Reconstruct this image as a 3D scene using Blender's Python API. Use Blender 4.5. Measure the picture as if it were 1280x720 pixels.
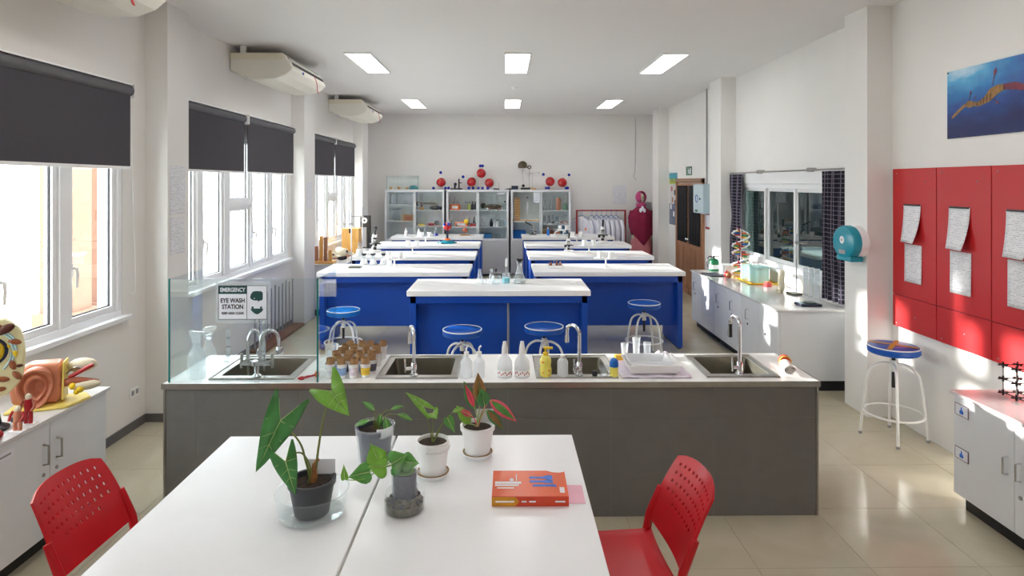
import bpy, bmesh, math, random
from mathutils import Vector, Matrix
random.seed(7)
for o in list(bpy.data.objects): bpy.data.objects.remove(o)
SC = bpy.context.scene
COL = SC.collection
PI = math.pi

# ------------------------------------------------------------------ camera
cam = bpy.data.cameras.new('camera'); cam_o = bpy.data.objects.new('camera', cam); COL.objects.link(cam_o)
cam_o.location = (0, 0, 2.05)
cam_o.rotation_euler = (PI/2, 0, -math.radians(0.75))
cam.sensor_width = 36; cam.lens = 36*780/1280
cam.shift_x = 0.0; cam.shift_y = -(360-228.6)/1280
cam.clip_start = 0.05; cam.clip_end = 200
SC.camera = cam_o

# ------------------------------------------------------------------ light
w = bpy.data.worlds.new('sky'); SC.world = w; w.use_nodes = True
bg = w.node_tree.nodes['Background']
bg.inputs['Color'].default_value = (0.90, 0.957, 1.0, 1); bg.inputs['Strength'].default_value = 7.0
sun = bpy.data.lights.new('sun', 'SUN'); sun.energy = 9.0; sun.angle = math.radians(1.2); sun.color = (1.0, 0.96, 0.90)
sun_o = bpy.data.objects.new('sun', sun); COL.objects.link(sun_o)
sun_o.location = (-12, 10, 6)
sun_o.rotation_euler = Vector((1.0, -0.42, -0.18)).to_track_quat('-Z', 'Y').to_euler()
def portal(y0, y1, z0, z1, x):
    l = bpy.data.lights.new('window_portal', 'AREA'); l.shape = 'RECTANGLE'; l.size = z1-z0; l.size_y = y1-y0
    l.cycles.is_portal = True
    o = bpy.data.objects.new('window_portal', l); COL.objects.link(o)
    o.location = (x, (y0+y1)/2, (z0+z1)/2); o.rotation_euler = (0, -PI/2, 0)
for a in ((1.95, 5.08), (5.78, 8.95), (9.72, 12.78)):
    portal(a[0], a[1], 0.98, 2.62, -3.25)
SC.view_settings.view_transform = 'Standard'; SC.view_settings.look = 'None'
SC.view_settings.exposure = 0.84; SC.view_settings.gamma = 1.0; SC.view_settings.use_curve_mapping = False
SC.cycles.use_denoising = True
SC.cycles.max_bounces = 10; SC.cycles.diffuse_bounces = 6; SC.cycles.glossy_bounces = 4
SC.cycles.transmission_bounces = 8; SC.cycles.transparent_max_bounces = 24
SC.cycles.sample_clamp_indirect = 6.0; SC.cycles.caustics_reflective = False; SC.cycles.caustics_refractive = False

# ------------------------------------------------------------------ materials
def lin(c):
    return tuple(((v/255)/12.92 if v/255 <= 0.04045 else ((v/255+0.055)/1.055)**2.4) for v in c) + (1,)
def M(name, col, rough=0.5, metal=0.0, var=0.06, scale=6.0, bump=0.0, bscale=60, coat=0.0, emit=None, es=0.0, spec=0.5, alpha=1.0):
    m = bpy.data.materials.new(name); m.use_nodes = True
    nt = m.node_tree; b = nt.nodes['Principled BSDF']
    b.inputs['Roughness'].default_value = rough; b.inputs['Metallic'].default_value = metal
    b.inputs['Specular IOR Level'].default_value = spec; b.inputs['Coat Weight'].default_value = coat
    tc = nt.nodes.new('ShaderNodeTexCoord')
    nz = nt.nodes.new('ShaderNodeTexNoise'); nz.inputs['Scale'].default_value = scale; nz.inputs['Detail'].default_value = 3
    nt.links.new(tc.outputs['Object'], nz.inputs['Vector'])
    rp = nt.nodes.new('ShaderNodeValToRGB')
    c = lin(col)
    rp.color_ramp.elements[0].position = 0.3; rp.color_ramp.elements[1].position = 0.7
    rp.color_ramp.elements[0].color = tuple(v*(1-var) for v in c[:3]) + (1,)
    rp.color_ramp.elements[1].color = tuple(min(1, v*(1+var)) for v in c[:3]) + (1,)
    nt.links.new(nz.outputs['Fac'], rp.inputs['Fac']); nt.links.new(rp.outputs['Color'], b.inputs['Base Color'])
    if bump:
        n2 = nt.nodes.new('ShaderNodeTexNoise'); n2.inputs['Scale'].default_value = bscale
        nt.links.new(tc.outputs['Object'], n2.inputs['Vector'])
        bp = nt.nodes.new('ShaderNodeBump'); bp.inputs['Strength'].default_value = bump; bp.inputs['Distance'].default_value = 0.01
        nt.links.new(n2.outputs['Fac'], bp.inputs['Height']); nt.links.new(bp.outputs['Normal'], b.inputs['Normal'])
    if emit:
        b.inputs['Emission Color'].default_value = lin(emit); b.inputs['Emission Strength'].default_value = es
    return m
def glass(name, tint=(235, 245, 243), rough=0.0, refl=1.0, ior=1.45, haze=0.0):
    # thin clear sheet: straight-through light plus a Fresnel mirror
    m = bpy.data.materials.new(name); m.use_nodes = True; nt = m.node_tree
    for n in list(nt.nodes): nt.nodes.remove(n)
    out = nt.nodes.new('ShaderNodeOutputMaterial')
    tr = nt.nodes.new('ShaderNodeBsdfTransparent'); tr.inputs['Color'].default_value = lin(tint)
    gl = nt.nodes.new('ShaderNodeBsdfGlossy'); gl.inputs['Roughness'].default_value = rough
    gl.inputs['Color'].default_value = (refl, refl, refl, 1)
    lw = nt.nodes.new('ShaderNodeLayerWeight'); lw.inputs['Blend'].default_value = 0.5
    pw = nt.nodes.new('ShaderNodeMath'); pw.operation = 'POWER'; pw.inputs[1].default_value = 5.0; nt.links.new(lw.outputs['Facing'], pw.inputs[0])
    f0 = ((ior-1)/(ior+1))**2
    fr = nt.nodes.new('ShaderNodeMath'); fr.operation = 'MULTIPLY_ADD'; fr.inputs[1].default_value = 1-f0; fr.inputs[2].default_value = f0; nt.links.new(pw.outputs[0], fr.inputs[0])
    mx = nt.nodes.new('ShaderNodeMixShader')
    nt.links.new(fr.outputs[0], mx.inputs[0]); nt.links.new(tr.outputs[0], mx.inputs[1]); nt.links.new(gl.outputs[0], mx.inputs[2])
    last = mx
    if haze:
        df = nt.nodes.new('ShaderNodeBsdfDiffuse'); df.inputs['Color'].default_value = (0.95, 0.96, 0.97, 1)
        tl = nt.nodes.new('ShaderNodeBsdfTranslucent'); tl.inputs['Color'].default_value = (0.96, 0.97, 0.98, 1)
        dm = nt.nodes.new('ShaderNodeMixShader'); dm.inputs[0].default_value = 0.5
        nt.links.new(df.outputs[0], dm.inputs[1]); nt.links.new(tl.outputs[0], dm.inputs[2])
        m2 = nt.nodes.new('ShaderNodeMixShader'); m2.inputs[0].default_value = haze
        nt.links.new(mx.outputs[0], m2.inputs[1]); nt.links.new(dm.outputs[0], m2.inputs[2]); last = m2
    nt.links.new(last.outputs[0], out.inputs[0])
    return m
def printed(name, axes='yz', paper=(232, 232, 236), ink=(172, 174, 184), lines=85, words=26):
    # rows of small grey words on paper, made from a brick pattern in object space
    m = bpy.data.materials.new(name); m.use_nodes = True; nt = m.node_tree; b = nt.nodes['Principled BSDF']
    b.inputs['Roughness'].default_value = 0.6
    tc = nt.nodes.new('ShaderNodeTexCoord'); sp = nt.nodes.new('ShaderNodeSeparateXYZ'); cb = nt.nodes.new('ShaderNodeCombineXYZ')
    nt.links.new(tc.outputs['Object'], sp.inputs[0])
    nt.links.new(sp.outputs['xyz'.index(axes[0])], cb.inputs[0]); nt.links.new(sp.outputs['xyz'.index(axes[1])], cb.inputs[1])
    br = nt.nodes.new('ShaderNodeTexBrick'); br.inputs['Scale'].default_value = 1.0
    br.inputs['Brick Width'].default_value = 1.0/words; br.inputs['Row Height'].default_value = 1.0/lines
    br.inputs['Mortar Size'].default_value = 0.33/lines; br.inputs['Mortar Smooth'].default_value = 0.1; br.offset = 0.37; br.squash = 1.6; br.squash_frequency = 3
    br.inputs['Color1'].default_value = lin(ink); br.inputs['Color2'].default_value = lin(paper); br.inputs['Mortar'].default_value = lin(paper)
    br.inputs['Bias'].default_value = -0.1
    nt.links.new(cb.outputs[0], br.inputs['Vector']); nt.links.new(br.outputs['Color'], b.inputs['Base Color'])
    return m
def checker_cloth(name):
    m = M(name, (30, 29, 40), 0.9); nt = m.node_tree; b = nt.nodes['Principled BSDF']
    tc = nt.nodes.new('ShaderNodeTexCoord'); sp = nt.nodes.new('ShaderNodeSeparateXYZ'); nt.links.new(tc.outputs['UV'], sp.inputs[0])
    def grid(o, k, wd):
        a = nt.nodes.new('ShaderNodeMath'); a.operation = 'MULTIPLY'; a.inputs[1].default_value = k; nt.links.new(o, a.inputs[0])
        f = nt.nodes.new('ShaderNodeMath'); f.operation = 'FRACT'; nt.links.new(a.outputs[0], f.inputs[0])
        l = nt.nodes.new('ShaderNodeMath'); l.operation = 'LESS_THAN'; l.inputs[1].default_value = wd; nt.links.new(f.outputs[0], l.inputs[0])
        return l.outputs[0]
    mx = nt.nodes.new('ShaderNodeMath'); mx.operation = 'MAXIMUM'
    nt.links.new(grid(sp.outputs[0], 22, 0.17), mx.inputs[0]); nt.links.new(grid(sp.outputs[1], 22, 0.17), mx.inputs[1])
    mc = nt.nodes.new('ShaderNodeMix'); mc.data_type = 'RGBA'
    mc.inputs[6].default_value = lin((26, 25, 38)); mc.inputs[7].default_value = lin((120, 112, 130))
    nt.links.new(mx.outputs[0], mc.inputs[0]); nt.links.new(mc.outputs[2], b.inputs['Base Color'])
    return m
def wood(name, c1, c2, rough=0.45, scale=3.0, stretch=(1, 1, 0.08)):
    m = M(name, c1, rough); nt = m.node_tree; b = nt.nodes['Principled BSDF']
    tc = nt.nodes.new('ShaderNodeTexCoord'); mp = nt.nodes.new('ShaderNodeMapping'); mp.inputs['Scale'].default_value = stretch
    nt.links.new(tc.outputs['Object'], mp.inputs[0])
    nz = nt.nodes.new('ShaderNodeTexNoise'); nz.inputs['Scale'].default_value = scale*12; nz.inputs['Detail'].default_value = 6; nz.inputs['Distortion'].default_value = 1.2
    nt.links.new(mp.outputs[0], nz.inputs['Vector'])
    rp = nt.nodes.new('ShaderNodeValToRGB'); rp.color_ramp.elements[0].color = lin(c1); rp.color_ramp.elements[1].color = lin(c2)
    rp.color_ramp.elements[0].position = 0.35; rp.color_ramp.elements[1].position = 0.65
    nt.links.new(nz.outputs['Fac'], rp.inputs[0]); nt.links.new(rp.outputs[0], b.inputs['Base Color'])
    return m
def tile_mat(name, c1, c2, rough, scale, spec=0.5):
    m = M(name, c1, rough, spec=spec); nt = m.node_tree; b = nt.nodes['Principled BSDF']
    geo = nt.nodes.new('ShaderNodeNewGeometry')
    nz = nt.nodes.new('ShaderNodeTexNoise'); nz.inputs['Scale'].default_value = scale; nz.inputs['Detail'].default_value = 5; nz.inputs['Distortion'].default_value = 1.5
    nt.links.new(geo.outputs['Position'], nz.inputs['Vector'])
    rp = nt.nodes.new('ShaderNodeValToRGB'); rp.color_ramp.elements[0].color = lin(c1); rp.color_ramp.elements[1].color = lin(c2)
    rp.color_ramp.elements[0].position = 0.38; rp.color_ramp.elements[1].position = 0.64
    nt.links.new(nz.outputs['Fac'], rp.inputs[0]); nt.links.new(rp.outputs[0], b.inputs['Base Color'])
    return m

WALL = M('wall_paint', (231, 229, 226), 0.55, var=0.015, scale=1.5, bump=0.04, bscale=25)
CEIL = M('ceiling_paint', (229, 227, 226), 0.8, var=0.01, scale=1.0)
FLOOR = tile_mat('polished_porcelain', (190, 182, 158), (197, 190, 168), 0.10, 1.6, 0.6)
GROUT = M('grout', (138, 130, 112), 0.8)
WHITE = M('white_laminate', (250, 250, 251), 0.28, var=0.012)
TABLE = M('table_laminate', (247, 248, 250), 0.22, var=0.012)
CABW = M('cabinet_white', (226, 228, 232), 0.35, var=0.012)
CABG = M('cabinet_edge_grey', (150, 150, 152), 0.4)
WORK = M('worktop_grey', (214, 212, 211), 0.12, var=0.05, scale=40)
WORKP = M('worktop_pinkish', (218, 206, 206), 0.15, var=0.05, scale=40)
KICK = M('kickboard_dark', (34, 33, 33), 0.5)
BLUE = M('blue_laminate', (0, 70, 172), 0.38, var=0.03)
BLUE2 = M('blue_vinyl', (12, 82, 178), 0.35, var=0.05)
PIPING = M('piping_white', (232, 232, 230), 0.5)
ALU = M('window_aluminium_white', (238, 239, 240), 0.35, var=0.01)
GASKET = M('gasket_dark', (46, 46, 50), 0.6)
BLIND = M('blind_fabric', (70, 68, 74), 0.9, var=0.05, scale=60)
BLINDT = M('blind_tube', (92, 91, 95), 0.6)
STEEL = M('stainless_steel', (176, 174, 168), 0.28, metal=1.0, var=0.06, scale=20)
STEELD = M('stainless_basin', (142, 138, 126), 0.33, metal=1.0, var=0.08, scale=12)
CHROME = M('chrome', (214, 216, 220), 0.08, metal=1.0, var=0.01)
ISLT = tile_mat('charcoal_tile', (114, 113, 110), (117, 116, 113), 0.16, 5.0)
GREYG = M('dark_grout', (132, 130, 126), 0.8)
ISLTOP = M('island_top', (246, 246, 244), 0.22, var=0.02)
GLASS = glass('clear_glass', (252, 254, 254))
PANE = glass('window_glass', (250, 252, 252))
PANEG = glass('green_edge_glass', (248, 252, 252))
DARKPANE = glass('tinted_window_glass', (150, 166, 164), refl=1.0, ior=1.7)
TEALEDGE = M('glass_edge_teal', (20, 118, 116), 0.15)
LABG = glass('labware_glass', (250, 252, 253), haze=0.05)
PLASTC = glass('clear_plastic', (250, 252, 253), 0.12, haze=0.17)
FROST = glass('frosted_plastic', (248, 250, 252), 0.3, haze=0.72)
BLACK = M('black_plastic', (22, 22, 24), 0.4)
BLACKC = M('black_cloth', (26, 25, 28), 0.95, bump=0.3)
RED = M('red_plastic', (196, 14, 30), 0.32, var=0.04)
REDB = M('red_board', (190, 24, 30), 0.42, var=0.04, scale=3, bump=0.05, bscale=120)
REDM = M('red_metal', (150, 30, 34), 0.4)
REDBALL = M('red_gloss', (176, 12, 18), 0.15, coat=0.5)
BLUEBALL = M('blue_gloss', (18, 40, 170), 0.15, coat=0.5)
PURPLE = M('seam_purple', (86, 30, 70), 0.6)
WHITEP = M('white_plastic', (244, 244, 243), 0.35, var=0.01)
WMETAL = M('white_painted_metal', (238, 238, 236), 0.3, var=0.01)
CREAM = M('cream_plastic', (226, 219, 198), 0.4, var=0.02)
CREAM2 = M('cream_plastic_light', (234, 231, 220), 0.4, var=0.02)
ORANGE = M('orange_plaster', (124, 92, 74), 0.8, var=0.05)
PAPER = M('paper_white', (238, 238, 242), 0.6, var=0.01)
PRINT = printed('printed_sheet_side', 'yz')
PRINTX = printed('printed_sheet_front', 'xz')
CHECK = checker_cloth('checked_curtain')
DOORW = wood('door_wood', (150, 104, 74), (172, 124, 92))
OAK = wood('yellow_wood', (206, 150, 74), (226, 176, 100))
BROWNW = wood('brown_wood', (112, 78, 58), (140, 102, 78), stretch=(1, 0.08, 1))
TEAL = M('teal_plastic', (16, 142, 164), 0.25, var=0.03)
TEALC = M('teal_cloth', (30, 130, 140), 0.8)
MINT = M('mint_tin', (170, 214, 208), 0.35)
YELLOW = M('yellow_plastic', (240, 206, 40), 0.35)
YPALE = M('pale_yellow_liquid', (238, 226, 104), 0.25)
BLUEP = M('blue_plastic', (0, 104, 196), 0.35)
CYAN = M('cyan_liquid', (110, 208, 220), 0.2)
ORANGEP = M('orange_plastic', (240, 110, 30), 0.4)
BONE = M('bone', (226, 216, 190), 0.6, var=0.12, scale=14)
CARD = M('cardboard', (178, 140, 98), 0.85, var=0.12, scale=30)
SOIL = M('soil', (52, 38, 28), 0.95, var=0.5, scale=60, bump=0.9, bscale=90)
POTB = M('pot_black', (62, 63, 68), 0.45)
POTW = M('pot_white', (246, 246, 245), 0.35, var=0.015)
POTG = M('pot_grey_bag', (88, 92, 106), 0.4, var=0.2, scale=40, bump=0.4, bscale=50)
GRAVEL = M('gravel', (104, 102, 84), 0.7, var=0.6, scale=60, bump=0.8, bscale=60)
STAIN = M('saucer_stain', (150, 116, 52), 0.7, var=0.25, scale=30)
LEAF1 = M('leaf_green', (86, 150, 66), 0.38, var=0.22, scale=14)
LEAF2 = M('leaf_dark_green', (66, 132, 66), 0.28, var=0.25, scale=10)
LEAF3 = M('leaf_light_green', (122, 176, 60), 0.4, var=0.18, scale=16)
LEAFP = M('leaf_pink', (226, 84, 104), 0.4, var=0.25, scale=22)
LEAFB = M('leaf_bronze', (150, 112, 62), 0.4, var=0.3, scale=18)
VEIN = M('leaf_vein', (172, 198, 130), 0.5)
STEM = M('stem_green', (118, 128, 62), 0.5, var=0.2)
STEMB = M('stem_brown', (156, 104, 60), 0.7, var=0.25, scale=40)
FLESH = M('model_flesh', (206, 134, 104), 0.35, var=0.1, scale=10)
FLESHD = M('model_flesh_dark', (176, 98, 74), 0.35, var=0.1, scale=10)
MODY = M('model_yellow', (232, 210, 110), 0.4)
MODR = M('model_red', (176, 36, 44), 0.35)
CELLB = M('cell_cream', (234, 226, 176), 0.4, var=0.06, scale=14)
CELLBL = M('cell_pale_blue', (176, 208, 214), 0.4)
CELLBR = M('cell_brown', (150, 84, 44), 0.4)
CELLDK = M('cell_dark', (86, 40, 28), 0.4)
SIGNG = M('sign_green', (14, 66, 62), 0.4)
SIGNB = M('sign_black', (22, 24, 30), 0.4)
SIGNW = M('sign_white', (232, 234, 242), 0.4, var=0.01)
EXITG = M('exit_green', (16, 104, 60), 0.4)
GREENX = M('extinguisher_green', (14, 118, 72), 0.3)
BOOKO = M('book_orange', (226, 92, 34), 0.3, var=0.05)
BOOKO2 = M('book_spine_red_orange', (212, 66, 30), 0.3)
BOOKY = M('book_ochre', (214, 150, 30), 0.35)
BOOKBL = M('book_blue', (40, 110, 210), 0.35, var=0.3, scale=60)
PINK = M('pink_paper', (244, 190, 206), 0.6)
COAT = M('coat_white', (230, 230, 240), 0.9, var=0.03)
COATB = M('hanger_blue', (84, 130, 190), 0.4)
MAROON = M('shawl_maroon', (124, 14, 54), 0.9, var=0.15, scale=30)
PINKCL = M('skirt_pink', (214, 130, 138), 0.9, var=0.1, scale=8)
SCARF = M('scarf_pink', (186, 70, 120), 0.9, var=0.2, scale=20)
BOXG = M('box_grey_blue', (176, 196, 204), 0.4)
LAMPB = M('lamp_brown', (92, 82, 64), 0.3, metal=0.7)
IRON = M('iron_green_grey', (104, 108, 92), 0.5)
NAVY = M('navy', (26, 32, 60), 0.5)
LINEN = M('towel', (238, 232, 226), 0.95, var=0.06, scale=30, bump=0.5, bscale=200)
LILAC = M('lilac_cloth', (224, 216, 228), 0.95, var=0.08, scale=25)
SPONGE = M('sponge_yellow', (234, 186, 70), 0.9, var=0.15, scale=40)
LEDM = M('lamp_diffuser', (255, 255, 255), 0.4, emit=(254, 252, 251), es=6.0)
CONC = M('outside_concrete', (226, 224, 218), 0.8, var=0.05)
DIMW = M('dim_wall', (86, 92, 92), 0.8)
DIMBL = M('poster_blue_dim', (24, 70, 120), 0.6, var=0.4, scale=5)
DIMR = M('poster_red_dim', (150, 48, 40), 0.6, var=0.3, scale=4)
SEA = None

# ------------------------------------------------------------------ mesh helpers
class MB:
    def __init__(s): s.v = []; s.f = []; s.uv = None
    def add(s, v, f):
        o = len(s.v); s.v += [tuple(p) for p in v]; s.f += [tuple(i+o for i in q) for q in f]; return s
    def box(s, x0, x1, y0, y1, z0, z1):
        return s.add([(x0,y0,z0),(x1,y0,z0),(x1,y1,z0),(x0,y1,z0),(x0,y0,z1),(x1,y0,z1),(x1,y1,z1),(x0,y1,z1)],
              [(0,3,2,1),(4,5,6,7),(0,1,5,4),(1,2,6,5),(2,3,7,6),(3,0,4,7)])
    def cyl(s, p0, p1, r0, r1=None, n=14, cap=True):
        r1 = r0 if r1 is None else r1
        p0 = Vector(p0); p1 = Vector(p1); d = (p1-p0).normalized()
        a = d.orthogonal().normalized(); b = d.cross(a)
        v = []
        for p, r in ((p0, r0), (p1, r1)):
            for k in range(n):
                t = 2*PI*k/n; v.append(p+a*math.cos(t)*r+b*math.sin(t)*r)
        f = [(k, (k+1)%n, n+(k+1)%n, n+k) for k in range(n)]
        if cap: f += [tuple(range(n))[::-1], tuple(range(n, 2*n))]
        return s.add(v, f)
    def tube(s, pts, r, n=8, cap=True, closed=False):
        pts = [Vector(p) for p in pts]; m = len(pts); rs = r if isinstance(r, (list, tuple)) else [r]*m
        tn = []
        for i in range(m):
            if closed: d = pts[(i+1)%m]-pts[(i-1)%m]
            else: d = pts[min(i+1, m-1)]-pts[max(i-1, 0)]
            tn.append(d.normalized())
        a = tn[0].orthogonal().normalized(); v = []
        for i in range(m):
            a = (a - tn[i]*a.dot(tn[i])).normalized(); b = tn[i].cross(a)
            for k in range(n):
                t = 2*PI*k/n; v.append(pts[i]+(a*math.cos(t)+b*math.sin(t))*rs[i])
        f = []
        for i in range(m if closed else m-1):
            j = (i+1) % m
            f += [(i*n+k, i*n+(k+1)%n, j*n+(k+1)%n, j*n+k) for k in range(n)]
        if cap and not closed: f += [tuple(range(n))[::-1], tuple(range((m-1)*n, m*n))]
        return s.add(v, f)
    def lathe(s, prof, n=24, c=(0, 0, 0), ang=2*PI):
        v = []; f = []; m = len(prof)
        for (r, z) in prof:
            for k in range(n):
                t = ang*k/n; v.append((c[0]+r*math.cos(t), c[1]+r*math.sin(t), c[2]+z))
        for i in range(m-1):
            for k in range(n):
                k2 = (k+1) % n
                if prof[i][0] < 1e-6 and prof[i+1][0] < 1e-6: continue
                if prof[i][0] < 1e-6: f.append((i*n, (i+1)*n+k2, (i+1)*n+k))
                elif prof[i+1][0] < 1e-6: f.append((i*n+k, i*n+k2, (i+1)*n))
                else: f.append((i*n+k, i*n+k2, (i+1)*n+k2, (i+1)*n+k))
        return s.add(v, f)
    def sph(s, c, r, n=16, m=10, sc=(1, 1, 1)):
        prof = [(math.sin(PI*i/m)*r, -math.cos(PI*i/m)*r) for i in range(m+1)]
        prof[0] = (0, -r); prof[-1] = (0, r)
        t = MB().lathe(prof, n)
        return s.add([(c[0]+x*sc[0], c[1]+y*sc[1], c[2]+z*sc[2]) for x, y, z in t.v], t.f)
    def prism(s, poly, h0, h1, axis='z'):
        n = len(poly)
        def P(p, h):
            if axis == 'z': return (p[0], p[1], h)
            if axis == 'y': return (p[0], h, p[1])
            return (h, p[0], p[1])
        v = [P(p, h0) for p in poly]+[P(p, h1) for p in poly]
        f = [(k, (k+1)%n, n+(k+1)%n, n+k) for k in range(n)]+[tuple(range(n))[::-1], tuple(range(n, 2*n))]
        return s.add(v, f)
    def torus(s, c, R, r, n=32, m=8, axis='z'):
        pts = []
        for k in range(n):
            t = 2*PI*k/n; a, b = R*math.cos(t), R*math.sin(t)
            pts.append({'z': (c[0]+a, c[1]+b, c[2]), 'x': (c[0], c[1]+a, c[2]+b), 'y': (c[0]+a, c[1], c[2]+b)}[axis])
        return s.tube(pts, r, m, closed=True)
    def grid(s, fn, nu, nv):
        v = [fn(i/nu, j/nv) for j in range(nv+1) for i in range(nu+1)]
        f = [(j*(nu+1)+i, j*(nu+1)+i+1, (j+1)*(nu+1)+i+1, (j+1)*(nu+1)+i) for j in range(nv) for i in range(nu)]
        return s.add(v, f)
    def move(s, x=0, y=0, z=0, rz=0, sc=1):
        c, q = math.cos(rz), math.sin(rz)
        s.v = [((a*c-b*q)*sc+x, (a*q+b*c)*sc+y, d*sc+z) for a, b, d in s.v]; return s
    def xf(s, mat):
        s.v = [tuple(mat @ Vector(p)) for p in s.v]; return s
    def mesh(s, name, mat, smooth=None):
        me = bpy.data.meshes.new(name); me.from_pydata(s.v, [], s.f); me.update()
        bm = bmesh.new(); bm.from_mesh(me); bmesh.ops.recalc_face_normals(bm, faces=bm.faces); bm.to_mesh(me); bm.free()
        if mat: me.materials.append(mat)
        if smooth is not None:
            for p in me.polygons: p.use_smooth = True
            me.set_sharp_from_angle(angle=math.radians(smooth))
        return me
    def build(s, name, mat, parent=None, smooth=None, bev=0, loc=None, rotz=0, seg=2, solid=0, split=0):
        o = bpy.data.objects.new(name, s.mesh(name, mat, smooth)); COL.objects.link(o)
        if parent: o.parent = parent
        if loc: o.location = loc
        if rotz: o.rotation_euler = (0, 0, rotz)
        if solid:
            m = o.modifiers.new('thickness', 'SOLIDIFY'); m.thickness = solid; m.offset = 0
        if split:
            m = o.modifiers.new('crease', 'EDGE_SPLIT'); m.split_angle = math.radians(split)
        if bev:
            m = o.modifiers.new('bevel', 'BEVEL'); m.width = bev; m.segments = seg; m.limit_method = 'ANGLE'; m.angle_limit = math.radians(50)
        return o
def tag(o, label=None, cat=None, group=None, kind=None):
    if label: o['label'] = label
    if cat: o['category'] = cat
    if group: o['group'] = group
    if kind: o['kind'] = kind
    return o
def thing(name, label, cat, loc=(0, 0, 0), rotz=0, group=None, kind=None):
    o = bpy.data.objects.new(name, None); COL.objects.link(o); o.location = loc; o.rotation_euler = (0, 0, rotz)
    o.empty_display_size = 0.05
    return tag(o, label, cat, group, kind)
def struct(name, label=None, loc=(0, 0, 0)):
    o = bpy.data.objects.new(name, None); COL.objects.link(o); o.location = loc
    return tag(o, label, None, None, 'structure')
def sbox(name, mat, boxes, parent=None, bev=0, label=None):
    m = MB()
    for b in boxes: m.box(*b)
    o = m.build(name, mat, parent, bev=bev)
    if not parent: tag(o, label, kind='structure')
    return o
def copy_tree(o, parent=None):
    c = o.copy(); COL.objects.link(c); c.parent = parent
    for ch in list(o.children): copy_tree(ch, c)
    return c
def arc(c, r, a0, a1, n, plane='xz'):
    out = []
    for k in range(n+1):
        t = a0+(a1-a0)*k/n; a, b = r*math.cos(t), r*math.sin(t)
        out.append({'xz': (c[0]+a, c[1], c[2]+b), 'xy': (c[0]+a, c[1]+b, c[2]), 'yz': (c[0], c[1]+a, c[2]+b)}[plane])
    return out
def smooth_path(pts, k=6):
    P = [Vector(p) for p in pts]; P = [P[0]*2-P[1]]+P+[P[-1]*2-P[-2]]; out = []
    for i in range(1, len(P)-2):
        for j in range(k):
            t = j/k
            out.append(0.5*((2*P[i])+(P[i+1]-P[i-1])*t+(2*P[i-1]-5*P[i]+4*P[i+1]-P[i+2])*t*t+(3*P[i]-P[i-1]-3*P[i+1]+P[i+2])*t**3))
    out.append(P[-2]); return out
def text(name, s, size, mat, parent, loc, rot, bold=0.0, align='CENTER', sx=1.0, extr=0.0006):
    cu = bpy.data.curves.new(name, 'FONT'); cu.body = s; cu.size = size; cu.align_x = align; cu.align_y = 'CENTER'; cu.extrude = extr; cu.offset = bold
    t = bpy.data.objects.new(name, cu); COL.objects.link(t)
    bpy.context.view_layer.update()
    me = bpy.data.meshes.new_from_object(t.evaluated_get(bpy.context.evaluated_depsgraph_get()))
    bpy.data.objects.remove(t)
    me.materials.clear(); me.materials.append(mat)
    o = bpy.data.objects.new(name, me); COL.objects.link(o); o.parent = parent; o.location = loc; o.rotation_euler = rot; o.scale = (sx, 1, 1)
    return o
def leaf(mb, base, direction, up, L, W, kind='oval', droop=0.15, fold=0.25, wob=0.0):
    d = Vector(direction).normalized(); u = Vector(up); u = (u-d*u.dot(d)).normalized(); sd = d.cross(u)
    if kind == 'arrow':
        out = [(0.02, 0.0), (-0.10, 0.08), (-0.32, 0.24), (-0.54, 0.36), (-0.52, 0.42), (-0.28, 0.41), (-0.02, 0.38), (0.2, 0.33), (0.4, 0.26), (0.6, 0.18), (0.8, 0.10), (0.93, 0.035), (1.0, 0.0)]
    elif kind == 'heart':
        out = [(0.0, 0.0), (-0.08, 0.12), (-0.08, 0.26), (0.02, 0.36), (0.2, 0.40), (0.4, 0.34), (0.6, 0.22), (0.8, 0.10), (0.92, 0.03), (1.0, 0.0)]
    else:
        out = [(0.0, 0.0), (0.06, 0.10), (0.16, 0.20), (0.3, 0.28), (0.45, 0.30), (0.6, 0.26), (0.75, 0.18), (0.88, 0.09), (1.0, 0.0)]
    for sg in (1, -1):
        v = []; f = []
        for (a, b) in out:
            mu = min(max(a, 0), 1)
            for q in (0, 0.5, 1):
                uu = mu+(a-mu)*q; ww = b*q
                z = -droop*uu*abs(uu)*L + fold*ww*W*(1-0.6*q) + wob*math.sin(uu*9+q*2+sg)*L*0.03
                v.append(Vector(base)+d*uu*L+sd*ww*W*sg*1.3+u*z)
        n = len(out)
        for i in range(n-1):
            for q in range(2):
                f.append((i*3+q, (i+1)*3+q, (i+1)*3+q+1, i*3+q+1))
        mb.add(v, f)
    return mb
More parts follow.
